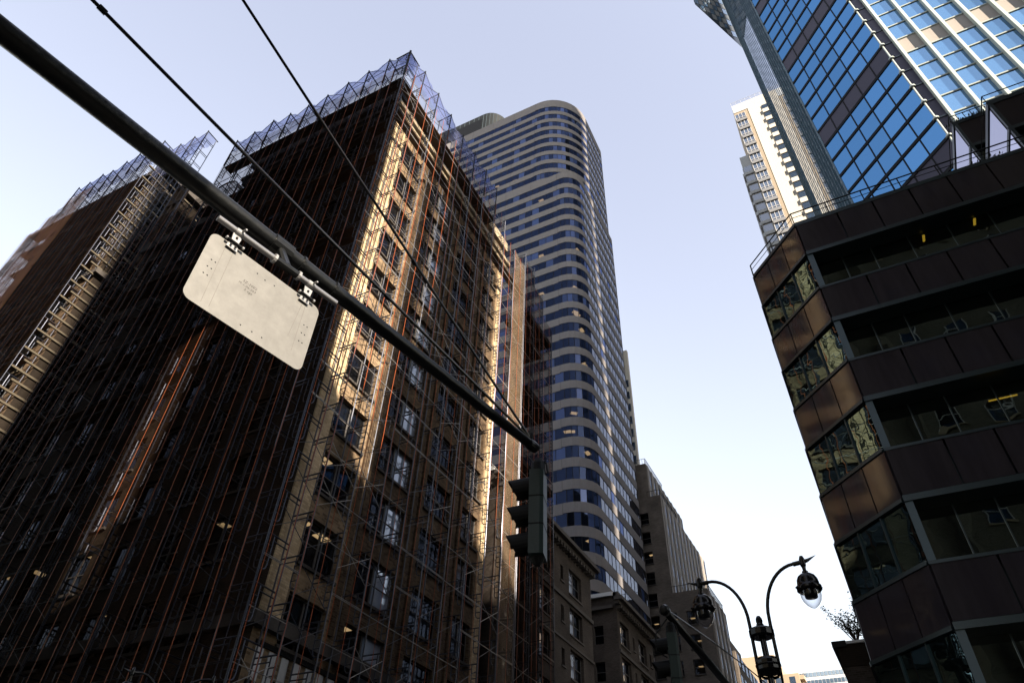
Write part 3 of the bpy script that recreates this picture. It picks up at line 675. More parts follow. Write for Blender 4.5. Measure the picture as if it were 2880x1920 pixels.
tower_vol(-66, 77, -28.6, 98, 9.2, 1.6, [157.1 - 3.5 * k for k in range(12)], 116, 160.3, .35, rnd)
tower_vol(-62, 75.1, -28.0, 97.4, 3.6, 1.2, [121.3 - 3.444 * k for k in range(34)], 0, 123.4, .75, rnd)
b = MB(); P = round_path(-74, 84, -53.4, 95, 5, 2); b.prism(P, 160, 182.3, M['drum']); b.box(-73, -58.8, 83.9, 84.2, 164, 180, M['black'])
for i in range(0, len(P) - 1): b.bar((P[i][0], P[i][1], 160), (P[i][0], P[i][1], 182.2), .08, M['dframe'], 4)
b.build('penthouse', tower)
sl = thing('apartment_slab', 'pale narrow slab tower peeping out behind the striped tower', 'building', (-34, 104, 0))
b = MB(); b.box(-44, -31.75, 112, 112.8, 0, 104, M['beige_w']); b.build('wall', sl)
fs = Fac((0, 112), (1, 0), (0, -1))
for k in range(24):
    b = MB(); fs.box(b, -32.8, -32.1, 20 + k * 3.2, 21.9 + k * 3.2, .004, .06, M['pwin']); b.build('window', sl)

# ---------------------------------------------------------------- stepped grey building and others down the avenue
st = thing('stepped_building', 'grey brick stepped building with pale vertical piers and balcony railings', 'building', (-25, 100.5, 0))
fy = Fac((0, 100.5), (1, 0), (0, -1)); b = MB()
rows = [45.2 + 3.36 * k for k in range(-13, 7)]
ops = [(-29.2, -27.8, z, z + 2.0) for z in rows if 1 < z < 57] + [(-26.6, -25.1, z, z + 2.0) for z in rows if 1 < z < 41] + [(-23.7, -22.1, z, z + 2.0) for z in rows if 1 < z < 41]
fy.wall(b, -34, -25.4, 0, 60.1, [o for o in ops if o[1] < -25.4], M['brick_grey'], .3)
fy2 = Fac((0, 100.3), (1, 0), (0, -1)); fy2.wall(b, -26.9, -20.2, 0, 43.4, [o for o in ops if o[0] > -26.9], M['brick_grey'], .3)
b.prism([(-34, 100.51), (-25.4, 100.51), (-25.4, 128), (-34, 128)], 0, 60.1, M['brick_grey'], M['lime_dark']) if False else None
b.face([(-34, 100.5, 60.1), (-25.4, 100.5, 60.1), (-25.4, 128, 60.1), (-34, 128, 60.1)], M['lime_dark'])
b.face([(-26.9, 100.3, 43.4), (-20.2, 100.3, 43.4), (-20.2, 111.6, 43.4), (-26.9, 111.6, 43.4)], M['lime_dark'])
b.box(-33.5, -27.6, 101.5, 124, 60.1, 67.3, M['brick_grey'])
b.face([(-25.4, 100.5, 43.4), (-25.4, 128, 43.4), (-25.4, 128, 60.1), (-25.4, 100.5, 60.1)], M['pier'])
b.face([(-25.4, 111.6, 0), (-25.4, 128, 0), (-25.4, 128, 43.4), (-25.4, 111.6, 43.4)], M['brick_grey'])
b.face([(-20.2, 100.3, 0), (-20.2, 111.6, 0), (-20.2, 111.6, 43.4), (-20.2, 100.3, 43.4)], M['brick_grey']); b.face([(-20.2, 111.6, 0), (-26.9, 111.6, 0), (-26.9, 111.6, 43.4), (-20.2, 111.6, 43.4)], M['brick_grey'])
b.build('wall', st)
b = MB(); b.box(-33, -26.2, 101.6, 127, .5, 59, M['int']); b.box(-26.2, -21, 101.6, 110.8, .5, 42.5, M['int']); b.build('interior', st)
pS = sash(1.45, 2.0, M['wframe'], M['pane'], 1, True, M['lime_dark'])
for o in ops: inst(pS, st, (fy if o[1] < -25.4 else fy2).P((o[0] + o[1]) / 2, o[2], -.24), 0)
drop(pS)
for x, u0, u1, za, zb in ((-25.4, 101.2, 127.5, 43.6, 59.6), (-20.2, 101.0, 111.2, 6, 43.0), (-27.6, 102, 123.5, 60.4, 66.9)):
    fx = Fac((x, 0), (0, 1), (1, 0)); n = int((u1 - u0) / 2.2)
    for i in range(n):
        u = u0 + (u1 - u0) * i / n
        b = MB(); fx.box(b, u, u + .85, za, zb + .3, .003, .14, M['pier']); b.build('pier', st)
        b = MB(); z = za
        while z < zb - 1.5:
            fx.quad(b, u + .86, u + 2.15, z, z + 1.9, .006, M['pane']); fx.quad(b, u + .86, u + 2.15, z + 1.9, min(zb, z + 3.3), .004, M['wframe']); z += 3.36
        b.build('window_strip', st)
for (x0, x1, y0, z) in ((-27.6, -25.4, 100.45, 60.1), (-25.4, -20.2, 100.25, 43.4), (-34, -27.6, 101.45, 67.3)):
    b = MB(); b.bar((x0, y0, z + .95), (x1, y0, z + .95), .04, M['black'], 5); b.bar((x1, y0, z + .95), (x1, y0 + 10, z + .95), .04, M['black'], 5)
    x = x0
    while x <= x1: b.bar((x, y0, z), (x, y0, z + .95), .03, M['black'], 4); x += .42
    for k in range(24): b.bar((x1, y0 + k * .42, z), (x1, y0 + k * .42, z + .95), .03, M['black'], 4)
    b.build('railing', st)
for (x, z) in ((-28.2, 50.6), (-28.6, 39.9), (-27.9, 36.4), (-25.6, 40.1), (-23.1, 40), (-22.5, 36.7), (-22.9, 33.3), (-28.5, 30)): b = MB(); b.box(x - .32, x + .32, 101.1, 101.55, z - .3, z - .25, M['lit']); b.build('ceiling_lamp', st)
def block(name, label, x0, x1, y0, y1, z, wm, cols, rows0, pitch, ww, wh, pm, group=None, setb=None, side=False):
    t = thing(name, label, 'building', ((x0 + x1) / 2, y0, 0), group); b = MB(); b.box(x0, x1, y0, y1, 0, z, wm)
    if setb: b.box(x0 + setb[0], x1 - setb[1], y0 + 2, y1, z, z + setb[2], wm)
    b.build('wall', t); f = Fac((0, y0), (1, 0), (0, -1)); fx = Fac((x1, 0), (0, 1), (1, 0)); z0 = rows0
    while z0 + wh < z:
        for i in range(cols):
            b = MB(); u = x0 + (x1 - x0) * (i + .5) / cols; f.box(b, u - ww / 2, u + ww / 2, z0, z0 + wh, .004, .07, pm); b.build('window', t)
        if side:
            for i in range(int((y1 - y0) / 3)): b = MB(); fx.box(b, y0 + 1 + i * 3, y0 + 2.6 + i * 3, z0, z0 + wh, .004, .07, pm); b.build('window', t)
        z0 += pitch
    return t
t = block('grey_building', 'small grey brick building with a railing beside the lamp post top', -30, -22, 124, 142, 42.0, M['brick_grey'], 4, 6, 3.4, 1.1, 1.9, M['pane'], side=True, setb=(0, 2.2, 5.0))
t = block('cream_building', 'sunlit cream stone building with balconies behind the twin lamp post', -36, -19.5, 190, 215, 56.6, M['cream'], 5, 4, 4.2, 1.3, 1.5, M['pwin'], setb=(2, 5, 5.5))
for k in range(8): b = MB(); b.box(-19.5, -18.4, 190.3, 193.5, 55.2 - k * 4.2, 56.2 - k * 4.2, M['cream']); b.build('balcony', t)
ft = thing('glass_office', 'distant blue grey gridded glass office block at the bottom of the street', 'building', (-24, 330, 0))
b = MB(); b.box(-60, -6, 330, 360, 0, 97.5, M['lgrey']); b.build('wall', ft)
f = Fac((0, 330), (1, 0), (0, -1))
W_ = sorted([(abs(-59.6 + i * 1.5 + 24) - k * 4, i, k) for k in range(20) for i in range(36)]); rest = MB()
for n_, (q, i, k) in enumerate(W_):
    b = MB() if n_ < 100 else rest; f.box(b, -59.6 + i * 1.5, -59.6 + i * 1.5 + 1.25, 38 + k * 3, 39.7 + k * 3, .01, .1, M['fglass'])
    if n_ < 100: b.build('window', ft)
tag(rest.build('windows', ft), kind='stuff')

# ---------------------------------------------------------------- dark granite corner building (right)
dk = thing('granite_building', 'dark brown granite office building with a chamfered corner at the right', 'building', (2, 21.5, 0))
CA, CB = (-.35, 23.75), (1.88, 21.5)                       # chamfer ends
ED = [25.45, 23.5, 21.55, 19.7, 17.8, 15.95, 14.05, 12.2, 10.3, 8.45, 6.5, 4.6]
fC = Fac(CB, (CA[0] - CB[0], CA[1] - CB[1]), (-.7, -.715)); CL = math.hypot(CA[0] - CB[0], CA[1] - CB[1])
fD = Fac((0, 21.5), (1, 0), (0, -1)); fW = Fac((-.35, 0), (0, 1), (-1, 0))
b = MB(); b.prism([(1.9, 22.6), (30, 22.6), (30, 44), (-.1, 44), (-.1, 24.1), (.9, 23.0)], 0, 25.3, M['int']); b.build('core', dk)
JX = [1.88 + .02, 3.56, 4.93, 6.31, 7.69, 9.07, 10.45, 11.83, 13.2, 14.6, 16, 17.4, 18.8, 20.2, 21.6, 23, 26]
for k in range(0, 11, 2):
    zt, zb = ED[k], ED[k + 1]; b = MB()
    for i in range(len(JX) - 1): fD.box(b, JX[i] + .03, JX[i + 1] - .03, zb + .22, zt - .05, -.3, .0, M['granite'])
    for i in range(3): fC.box(b, CL * i / 3 + .025, CL * (i + 1) / 3 - .025, zb + .12, zt - .05, -.3, .0, M['granite'])
    for i in range(10): fW.box(b, 23.8 + i * 2 + .03, 25.8 + i * 2 - .03, zb + .12, zt - .05, -.3, 0, M['granite'])
    b.build('granite_panel', dk)
    b = MB()
    fD.box(b, 1.9, 26, zb, zb + .2, -.75, .03, M['dframe']); fD.box(b, 1.9, 26, zt - .06, zt + .04, -.75, .02, M['dframe'])
    fC.box(b, .02, CL - .02, zb, zb + .12, -.3, .05, M['dframe']); fC.box(b, .02, CL - .02, zt - .06, zt + .06, -.3, .05, M['dframe'])
    fW.box(b, 23.8, 44, zb, zb + .12, -.3, .05, M['dframe']); fW.box(b, 23.8, 44, zt - .06, zt + .06, -.3, .05, M['dframe'])
    b.prism([(1.9, 21.9), (26, 21.9), (26, 22.9), (1.9, 22.9)], zb + .2, zt - .07, M['dframe'])
    b.build('band_frame', dk)
for k in range(1, 11, 2):
    zt, zb = ED[k] - .003, ED[k + 1] + .045; b = MB()
    gx = [2.15, 3.15, 4.25, 5.6, 7.0, 8.4, 9.8, 11.2, 12.6, 14, 16, 18, 20, 22, 24, 26]
    for i in range(len(gx) - 1): fD.quad(b, gx[i], gx[i + 1], zb, zt, -.72, M['dglass'])
    for i in range(3): fC.quad(b, CL * i / 3, CL * (i + 1) / 3, zb + .015, zt, -.06, M['cglass'])
    for i in range(10): fW.quad(b, 23.8 + i * 2, 25.8 + i * 2, zb + .015, zt, -.06, M['cglass'])
    b.build('window_band', dk)
    b = MB(); b.box(1.9, 2.12, 21.52, 22.3, zb, zt, M['reveal']); b.build('reveal_panel', dk)
    for i in range(1, 3): b = MB(); fC.box(b, CL * i / 3 - .02, CL * i / 3 + .02, zb + .015, zt, -.1, .0, M['dframe']); b.build('mullion', dk)
    for x in gx[1:9]: b = MB(); fD.box(b, x - .02, x + .02, zb, zt, -.74, -.68, M['dframe']); b.build('mullion', dk)
for (x, y, z, dx, dy) in ((6.15, 22.6, 23.35, .04, .5), (7.95, 22.6, 23.4, .04, .5), (5.75, 22.6, 15.4, .4, .03)): b = MB(); b.box(x - dx, x + dx, y - .35, y - .35 + dy, z, z + .04, M['lit_y']); b.build('tube_lamp', dk)
b = MB()      # roof slab, parapet rail
b.prism([CB, (26, 21.5), (26, 44), (-.35, 44), CA], 25.46, 25.62, M['dframe'])
for p, q in ((CA, CB), (CB, (26, 21.5)), ((-.35, 44), CA)):
    P1, Q1 = Vector((p[0], p[1], 26.25)), Vector((q[0], q[1], 26.25)); b.bar(P1, Q1, .03, M['black'], 6); n = max(1, int((Q1 - P1).length / 1.35))
    b.bar(P1 - Vector((0, 0, .3)), Q1 - Vector((0, 0, .3)), .015, M['black'], 5)
    for i in range(n + 1): c = P1.lerp(Q1, i / n); b.bar(c, c - Vector((0, 0, .65)), .025, M['black'], 5)
b.build('roof_railing', dk)
def pent(x0, x1, y0, y1, z0, z1, lab):
    b = MB(); fy_ = Fac((0, y0), (1, 0), (0, -1)); fx_ = Fac((x0, 0), (0, 1), (-1, 0))
    b.box(x0 + .25, x1, y0 + .3, y1, z0, z1 - .1, M['int']); z = z1
    fy_.box(b, x0, x1, z1 - .12, z1 + .12, -.3, .04, M['dframe']); fx_.box(b, y0, y1, z1 - .12, z1 + .12, -.2, .04, M['dframe'])
    z = z1 - .12; k = 0
    while z > z0 + .3:
        zn = max(z0, z - 1.85)
        if k % 2 == 0: fy_.box(b, x0 + .1, x1, zn, z, -.2, 0, M['granite'])
        else: fy_.quad(b, x0 + .1, x1, zn, z, -.25, M['dglass'])
        fy_.box(b, x0 + .1, x1, zn - .1, zn + .1, -.2, .02, M['dframe'])
        fx_.quad(b, y0 + .1, y1, zn, z, 0, M['pglass']); fx_.box(b, y0, y1, zn - .09, zn + .09, -.1, .03, M['dframe'])
        z = zn; k += 1
    fy_.box(b, x0, x0 + .13, z0, z1 - .13, -.2, .035, M['dframe'])
    b.bar((x0, y0, z1 + .62), (x1, y0, z1 + .62), .025, M['black'], 5); b.bar((x0, y0, z1 + .62), (x0, y1, z1 + .62), .025, M['black'], 5)
    for i in range(8): b.bar((x0 + (x1 - x0) * i / 7, y0, z1), (x0 + (x1 - x0) * i / 7, y0, z1 + .62), .02, M['black'], 4)
    b.build('penthouse', dk)
pent(10.5, 12.6, 25, 29.5, 25.62, 32.75, '')
pent(10.62, 26, 21.75, 25.6, 25.62, 29.2, '')
def tuft(name, label, o, n, sx, sy, h, cat='plant', stem=True):
    t = thing(name, label, cat, o); rr = random.Random(n); b = MB(); s = MB()
    for i in range(n):
        x, y, z = rr.gauss(0, sx), rr.gauss(0, sy), abs(rr.gauss(0, h))
        if stem and i % 5 == 0: s.bar((o[0], o[1], o[2]), (o[0] + x, o[1] + y, o[2] + z), .012, M['bark'], 4)
        for k in range(3):
            c = Vector((o[0] + x + rr.gauss(0, .1), o[1] + y + rr.gauss(0, .1), o[2] + z + rr.gauss(0, .08))); a = Vector((rr.gauss(0, 1), rr.gauss(0, 1), rr.gauss(0, 1))).normalized() * .09; d = a.orthogonal() * .5
            b.face([c - a, c + d, c + a, c - d], M['leaf'])
    b.build('foliage', t)
    if stem: s.build('stem', t)
    return t
tuft('roof_plant', 'dark low plant on the parapet of the granite building near the blue tower', (9.4, 21.9, 25.7), 60, .35, .12, .22)
tuft('roof_plant', 'dark shrub on the granite roof in front of the penthouse glass', (9.6, 22.3, 25.9), 70, .35, .15, .2)
tuft('roof_plant', 'leafy creeper on the narrow roof ledge under the white ribs', (11.4, 25.1, 32.85), 60, .5, .05, .12)

# ---------------------------------------------------------------- terrace brick building with shrub
tb = thing('terrace_building', 'low dark brick building with a roof terrace tucked behind the granite corner', 'building', (0, 30, 0))
b = MB(); b.box(-1.42, -.36, 30, 40, 0, 10.3, M['brick_house']); b.box(-1.46, -.36, 29.97, 40, 10.3, 11.1, M['brick_dark']); b.box(-1.2, -.36, 29.9, 40, 11.1, 11.2, M['lgrey']); b.box(-1.62, -1.1, 29.85, 40, 11.0, 11.22, M['black']); b.build('wall', tb)
t = thing('shrub', 'spindly leafy shrub on the brick terrace against the pale sky', 'shrub', (-.75, 30.5, 11.2)); rr = random.Random(11); b = MB(); s = MB()
base = Vector((-.72, 30.5, 11.2))
for i in range(16):
    a = rr.uniform(0, 6.28); l = rr.uniform(.9, 2.1); tip = base + Vector((math.cos(a) * l * .42 - .22, math.sin(a) * .4, l * rr.uniform(.55, 1)))
    mid = base.lerp(tip, .5) + Vector((rr.gauss(0, .1), 0, .12)); s.tube([base, mid, tip], [.022, .014, .006], M['bark'], 5)
    for j in range(rr.randrange(34, 64)):
        f = rr.uniform(.35, 1.12); c = (mid.lerp(tip, f * 2 - 1) if f > .5 else base.lerp(mid, f * 2)) + Vector((rr.gauss(0, .1), rr.gauss(0, .1), rr.gauss(0, .06)))
        v = Vector((rr.gauss(0, 1), rr.gauss(0, 1), rr.gauss(0, .5))).normalized() * rr.uniform(.03, .06); d = v.orthogonal() * .55
        b.face([c - v, c + d, c + v, c - d], M['leaf'])
    if rr.random() < .6:
        e = mid + Vector((rr.gauss(-.2, .3), rr.gauss(0, .2), rr.uniform(.1, .4))); s.bar(mid, e, .008, M['bark'], 4)
s.build('stem', t); b.build('foliage', t)

# ---------------------------------------------------------------- blue glass tower
bt = thing('blue_glass_tower', 'tall blue mirrored glass tower with black grid and white vertical ribs', 'building', (30, 70, 0))
Yb = 57.0; xc = 22.88; tl = .1677 * Yb; xa, ya = xc - tl, Yb + tl; fh = 3.717; zb0 = 70.86
b = MB(); b.prism([(xa + .3, ya + .1), (xc + .2, Yb + .35), (62, Yb + .35), (62, 76), (17, 100.5), (xa + .3, 102)], 0, 238, M['int']); b.build('core', bt)
f1 = Fac((xc, Yb), (1, 0), (0, -1)); f2 = Fac((xc, Yb), (-1, 1), (-1, -1)); f3 = Fac((xa, ya), (0, 1), (-1, 0))
C2 = tl * math.sqrt(2); C3 = 102 - ya
for k in range(-14, 45):
    z = zb0 + k * fh; grey = (k - 5) % 6 == 0; b = MB(); top = z + fh - .36
    if z < 175:
        f1.quad(b, 0, 1.3, z, z + fh, 0, M['bspan'])
        for i in range(14):
            u0 = 1.36 + i * 2.79; u1 = u0 + 2.79
            if grey: f1.quad(b, u0, u1, z, z + fh, .0, M['bspan_y'])
            else:
                f1.quad(b, u0, u1, z, z + fh, .0, M['bglass_y'])
        for i in range(5): f2.quad(b, C2 * i / 5, C2 * (i + 1) / 5, z, z + fh, 0, M['bspan'] if grey else M['bglass'])
    n3 = 18
    for i in range(n3): f3.quad(b, C3 * i / n3, C3 * (i + 1) / n3, z + .5, z + fh, 0, M['bglass_x'])
    f3.quad(b, 0, C3, z, z + .5, 0, M['teal'])
    b.build('glazing_band', bt)
    b = MB()
    if z < 175:
        f2.box(b, .08, C2, z - .25, z + .25, -.05, .10, M['black'])
        f1.box(b, 0, 1.3, z - .12, z + .12, .004, .1, M['dframe']); f1.box(b, 1.3, 40, z - .11, z + .11, .004, .12, M['brail'])
        b.lathe([(0, -.12), (.34, -.12), (.34, .12), (0, .12)], f1.P(0, z, .02), M['brib'], 10)
    b.build('transom', bt)
for i in range(1, 5):
    b = MB(); u = C2 * i / 5; f2.box(b, u - .07, u + .07, 20, 175, .004, .07, M['black']); b.build('mullion', bt)
for i in range(14):
    b = MB(); u = 1.36 + i * 2.79; f1.box(b, u - .17, u + .17, 20, 175, .01, .62, M['brib']); b.build('rib', bt)
b = MB(); b.bar(f1.P(0, 20, .0), f1.P(0, 175, .0), .11, M['brib'], 8); b.build('corner_post', bt)
for i in range(19):
    b = MB(); u = C3 * i / 18; f3.box(b, u - .05, u + .05, 20, 238, .004, .22 if i not in range(6, 15) else .06, M['teal']); b.build('fin', bt)
for i in (0, ):
    b = MB(); f3.box(b, 0, .6, 20, 238, .004, .05, M['teal']); b.build('edge_panel', bt)
# upper wing that steps out over the avenue
b = MB(); A = Vector((xa + 2.1, 105.3)); D = Vector((-.707, -.707)); nn = Vector((-.707, .707))
LN = 14.6; zA, zC = 188.0, 214.0
def fp(u, z, d=0): q = A + D * u + (Vector((.07, 1)) * d if d > 0 else nn * d); return (q.x, q.y, z)
lo = lambda u: zA + (zC - zA) * min(1, u / LN)
b.mesh([fp(0, zA), fp(LN, zC), fp(LN, 245), fp(0, 245), fp(0, zA + 16, 7), fp(LN, zC + 16, 7), fp(LN, 245, 7), fp(0, 245, 7)], [(0, 1, 2, 3), (7, 6, 5, 4), (0, 4, 5, 1), (3, 2, 6, 7), (1, 5, 6, 2), (0, 3, 7, 4)], M['dframe'])
for j in range(15):
    for i in range(9):
        u0, u1 = LN * i / 9 + .12, LN * (i + 1) / 9 - .12; z0 = zA + j * 3.9 + .2; z1 = z0 + 3.5
        if z0 < lo(u1) or z1 > 245: continue
        q = [fp(u0, z0, -.05), fp(u0, z1, -.05), fp(u1, z1, -.05), fp(u1, z0, -.05)]
        b.face(q, M['bay_glass'] if (i + j) % 2 else M['lgrey'])
b.build('stepped_out_bay', bt)

# ---------------------------------------------------------------- beige apartment tower
bg = thing('beige_tower', 'slim beige and white apartment tower beside the blue glass tower', 'building', (8, 110, 0))
b = MB(); b.box(5.7, 18, 110, 124, 0, 178, M['beige']); b.box(9.35, 18, 109.9, 110, 0, 178.2, M['beige_w']); b.box(5.7, 9.35, 109.9, 110, 174.5, 178.2, M['lgrey']); b.box(3.45, 5.695, 112.5, 135, 0, 158, M['lgrey']); b.build('wall', bg)
b = MB(); b.bar((5.7, 109.8, 179.6), (18, 109.8, 179.6), .04, M['lgrey'], 5); b.bar((5.7, 109.8, 178.9), (18, 109.8, 178.9), .03, M['lgrey'], 5)
for i in range(10): b.bar((5.7 + i * 1.3, 109.8, 178.2), (5.7 + i * 1.3, 109.8, 179.6), .03, M['lgrey'], 4)
b.build('roof_railing', bg)
fb = Fac((0, 110), (1, 0), (0, -1)); fbx = Fac((3.45, 0), (0, 1), (-1, 0)); fby = Fac((0, 112.5), (1, 0), (0, -1)); fm = Fac((5.7, 0), (0, 1), (-1, 0))
for k in range(36):
    z = 170.6 - k * 3.95
    b = MB()
    if k < 14:
        fb.box(b, 5.75, 8.4, z, z + 2.75, .004, .1, M['pwin']); fb.box(b, 5.75, 8.45, z - 1.0, z, .004, .4, M['wgrey'])
        for x in (5.75, 6.65, 7.5, 8.35): fb.box(b, x - .06, x + .06, z, z + 2.8, .1, .2, M['wframe_w'])
        fb.box(b, 5.8, 8.4, z + .75, z + .88, .1, .2, M['wframe_w'])
    else:
        fb.box(b, 6.6, 8.5, z, z + 2.3, .004, .1, M['pwin']); fb.box(b, 7.5, 7.6, z, z + 2.3, .1, .16, M['wframe_w'])
    b.build('window', bg); b = MB()
    fb.box(b, 12.7, 14.6, z + .2, z + 2.4, .104, .3, M['pwin']); fb.box(b, 12.5, 14.6, z - 1.4, z + .2, .104, .5, M['beige_w'])
    b.build('balcony_window', bg)
    if z < 154:
        b = MB()
        fbx.box(b, 112.6, 120, z, z + 2.7, .004, .08, M['fglass']); fbx.box(b, 112.4, 121, z - 1.1, z, .004, .5, M['lgrey']); fbx.box(b, 121.2, 134, z, z + 2.7, .004, .3, M['fglass'])
        for q in range(5): fbx.box(b, 113 + q * 1.7, 113.2 + q * 1.7, z, z + 2.7, .08, .16, M['wframe'])
        fby.box(b, 3.6, 5.5, z, z + 2.5, .004, .08, M['pwin']); fby.box(b, 3.45, 5.6, z - 1.1, z - .1, .004, .4, M['lgrey'])
        b.build('bay_window', bg)
# further sunlit block on the right side of the avenue, mirrored in the striped tower
block('apartment_block', 'sunlit beige apartment block further up the avenue behind the granite corner', 4, 22, 150, 190, 62, M['beige'], 6, 4, 3.4, 1.7, 2.0, M['pwin'])
block('apartment_block', 'second sunlit beige block far up the avenue behind the granite corner', 4, 26, 200, 240, 50, M['cream'], 6, 4, 3.4, 1.7, 2.0, M['pwin'])

# ---------------------------------------------------------------- the blocks behind the camera (unseen row shaped to cut the sun into strips; shows in the glass)
ca, sa_ = math.cos(R(29)), math.sin(R(29))
def uw(u, w): return (u * sa_ + w * ca, u * ca - w * sa_)
XW, YN = 5.0, -3.0
def sunblock(u0, u1, H, label, w0=None, depth=16, name='opposite_shade_block', det=True):
    """block whose flanks run along the sun's bearing; north face on the street line y=1 (or west face on x=1.5)"""
    def start(u):
        x = (u - YN * ca) / sa_
        if x > XW: return x * ca - YN * sa_
        y = (u - XW * sa_) / ca; return XW * ca - y * sa_
    a, c = start(u0), start(u1)
    p = [uw(u0, a), uw(u0, a + depth), uw(u1, c + depth), uw(u1, c)]
    ucorner = XW * sa_ + YN * ca
    if u0 < ucorner < u1: p.append((XW, YN))
    t = thing(name, label, 'building', (p[0][0], p[0][1], 0), 'unseen sun blocking buildings behind the viewer')
    b = MB(); b.prism(p, 0, H, M['brick_opp']); b.build('wall', t)
    if det and u1 > ucorner + .3:
        xa_, xb_ = max(XW + .1, (max(u0, ucorner) - YN * ca) / sa_), (u1 - YN * ca) / sa_; f = Fac((0, YN), (1, 0), (0, 1)); n = max(1, int((xb_ - xa_) / 2.6)); z = 5
        while z < min(H - 3, 90):
            for i in range(n):
                b = MB(); x = xa_ + (xb_ - xa_) * (i + .5) / n; f.box(b, x - .6, x + .6, z, z + 1.9, .01, .03, M['pane']); f.box(b, x - .68, x - .6, z, z + 1.9, .01, .07, M['wframe_w']); f.box(b, x + .6, x + .68, z, z + 1.9, .01, .07, M['wframe_w'])
                f.box(b, x - .7, x + .7, z + .9, z + .98, .03, .07, M['wframe_w']); f.box(b, x - .75, x + .75, z - .15, z, .01, .15, M['lime'])
                b.build('window', t)
            z += 3.5
SKYLINE = [(-26, -15.6, 79), (-15.6, -10.7, 107), (-10.7, -8.6, 63), (-8.6, -.3, 95), (.95, 6.6, 97), (6.6, 10.9, 49), (10.9, 12.2, 100), (12.2, 12.95, 63), (12.95, 20.3, 100), (20.3, 24.6, 64), (24.6, 37.5, 117), (37.5, 59.8, 250)]  # heights and gaps chosen so sun reaches only narrow strips
SLAB = ['low olive brick block', 'tall olive brick block', 'short olive brick infill house', 'olive brick corner tower', 'olive brick tower beside the alley', 'low olive brick house between towers', 'slim olive brick tower', 'slot wide olive brick house', 'wide olive brick tower', 'middling olive brick house', 'broad olive brick tower', 'very tall olive brick skyscraper']
for (u0, u1, H), nm in zip(SKYLINE, SLAB): sunblock(u0, u1, H, nm + ' behind the viewer, unseen and shaped to block sun')
t = thing('slot_sun_blocker', 'unseen brick slabs added across the alley behind the viewer to cut the sun', 'building', (6, -3, 14), 'unseen sun blocking buildings behind the viewer')  # added slabs in the slot, limiting the sun streak above and below
for z0, z1 in ((14.5, 38.5), (52, 95)):
    b = MB(); b.prism([uw(-.29, 7.4), uw(-.29, 9.4), uw(.94, 9.4), uw(.94, 7.4)], z0, z1, M['brick_opp']); b.build('blocker_slab', t)
block('opposite_shade_block', 'unseen olive brick block across the avenue, added to darken the street', -60, -22, -90, 0, 100, M['brick_opp'], 2, 4, 3.5, 1.5, 2, M['pane'])  # unseen block added to darken the canyon and the shaded front

# ---------------------------------------------------------------- mast arm, signal, sign
AE = Vector((-2.78, 5.62, 5.8)); AB = Vector((-3.81, .13, 5.8)); AD = (AB - AE).normalized()
PB = AE + AD * 10.0
ma = thing('mast_arm', 'long dark steel mast arm crossing the upper left with two guy rods', 'mast arm', tuple(PB))
b = MB(); pts = [AE + AD * s for s in (0, .8, 2.2, 3.8, 5.6, 7.5, 10)]; b.tube(pts, [.05, .056, .064, .072, .080, .088, .098], M['mast'], 18); b.build('arm', ma, smooth=True)
b = MB(); b.bar((PB.x, PB.y, 0), (PB.x, PB.y, 9.5), .14, M['mast'], 14, r2=.1); b.build('pole', ma, smooth=True)
for (px_, py_) in ((1010, 745), (1120, 660)):
    nrm = AD.cross(Vector((0, 0, 1))).normalized(); d = pix(px_, py_); tt = (AE - EYE).dot(nrm) / d.dot(nrm); q = EYE + d * tt
    st_ = AE + Vector((0, 0, .07)) - AD * .02; dr = (q - st_).normalized(); b = MB(); n = 12; pts = [st_ + dr * (9.2 * i / n) - Vector((0, 0, .05 * math.sin(math.pi * i / n))) for i in range(n + 1)]
    b.tube(pts, .0145, M['pole'], 8)
    for i in (3, 7): b.bar(pts[i], pts[i] + dr * .06, .026, M['pole'], 6)
    b.build('guy_rod', ma)
b = MB()
for s in (2.85, 3.2): c = AE + AD * s; b.bar(c - AD * .012, c + AD * .012, .082, M['mast'], 16)
b.build('collar', ma)
b = MB(); b.lathe([(.0, .1), (.055, .08), (.062, .0), (.055, -.05)], AE - AD * .02, M['mast'], 12, axis=-AD); b.bar(AE + Vector((0, 0, .03)), AE + Vector((0, 0, .14)), .03, M['mast'], 8); b.build('end_cap', ma)

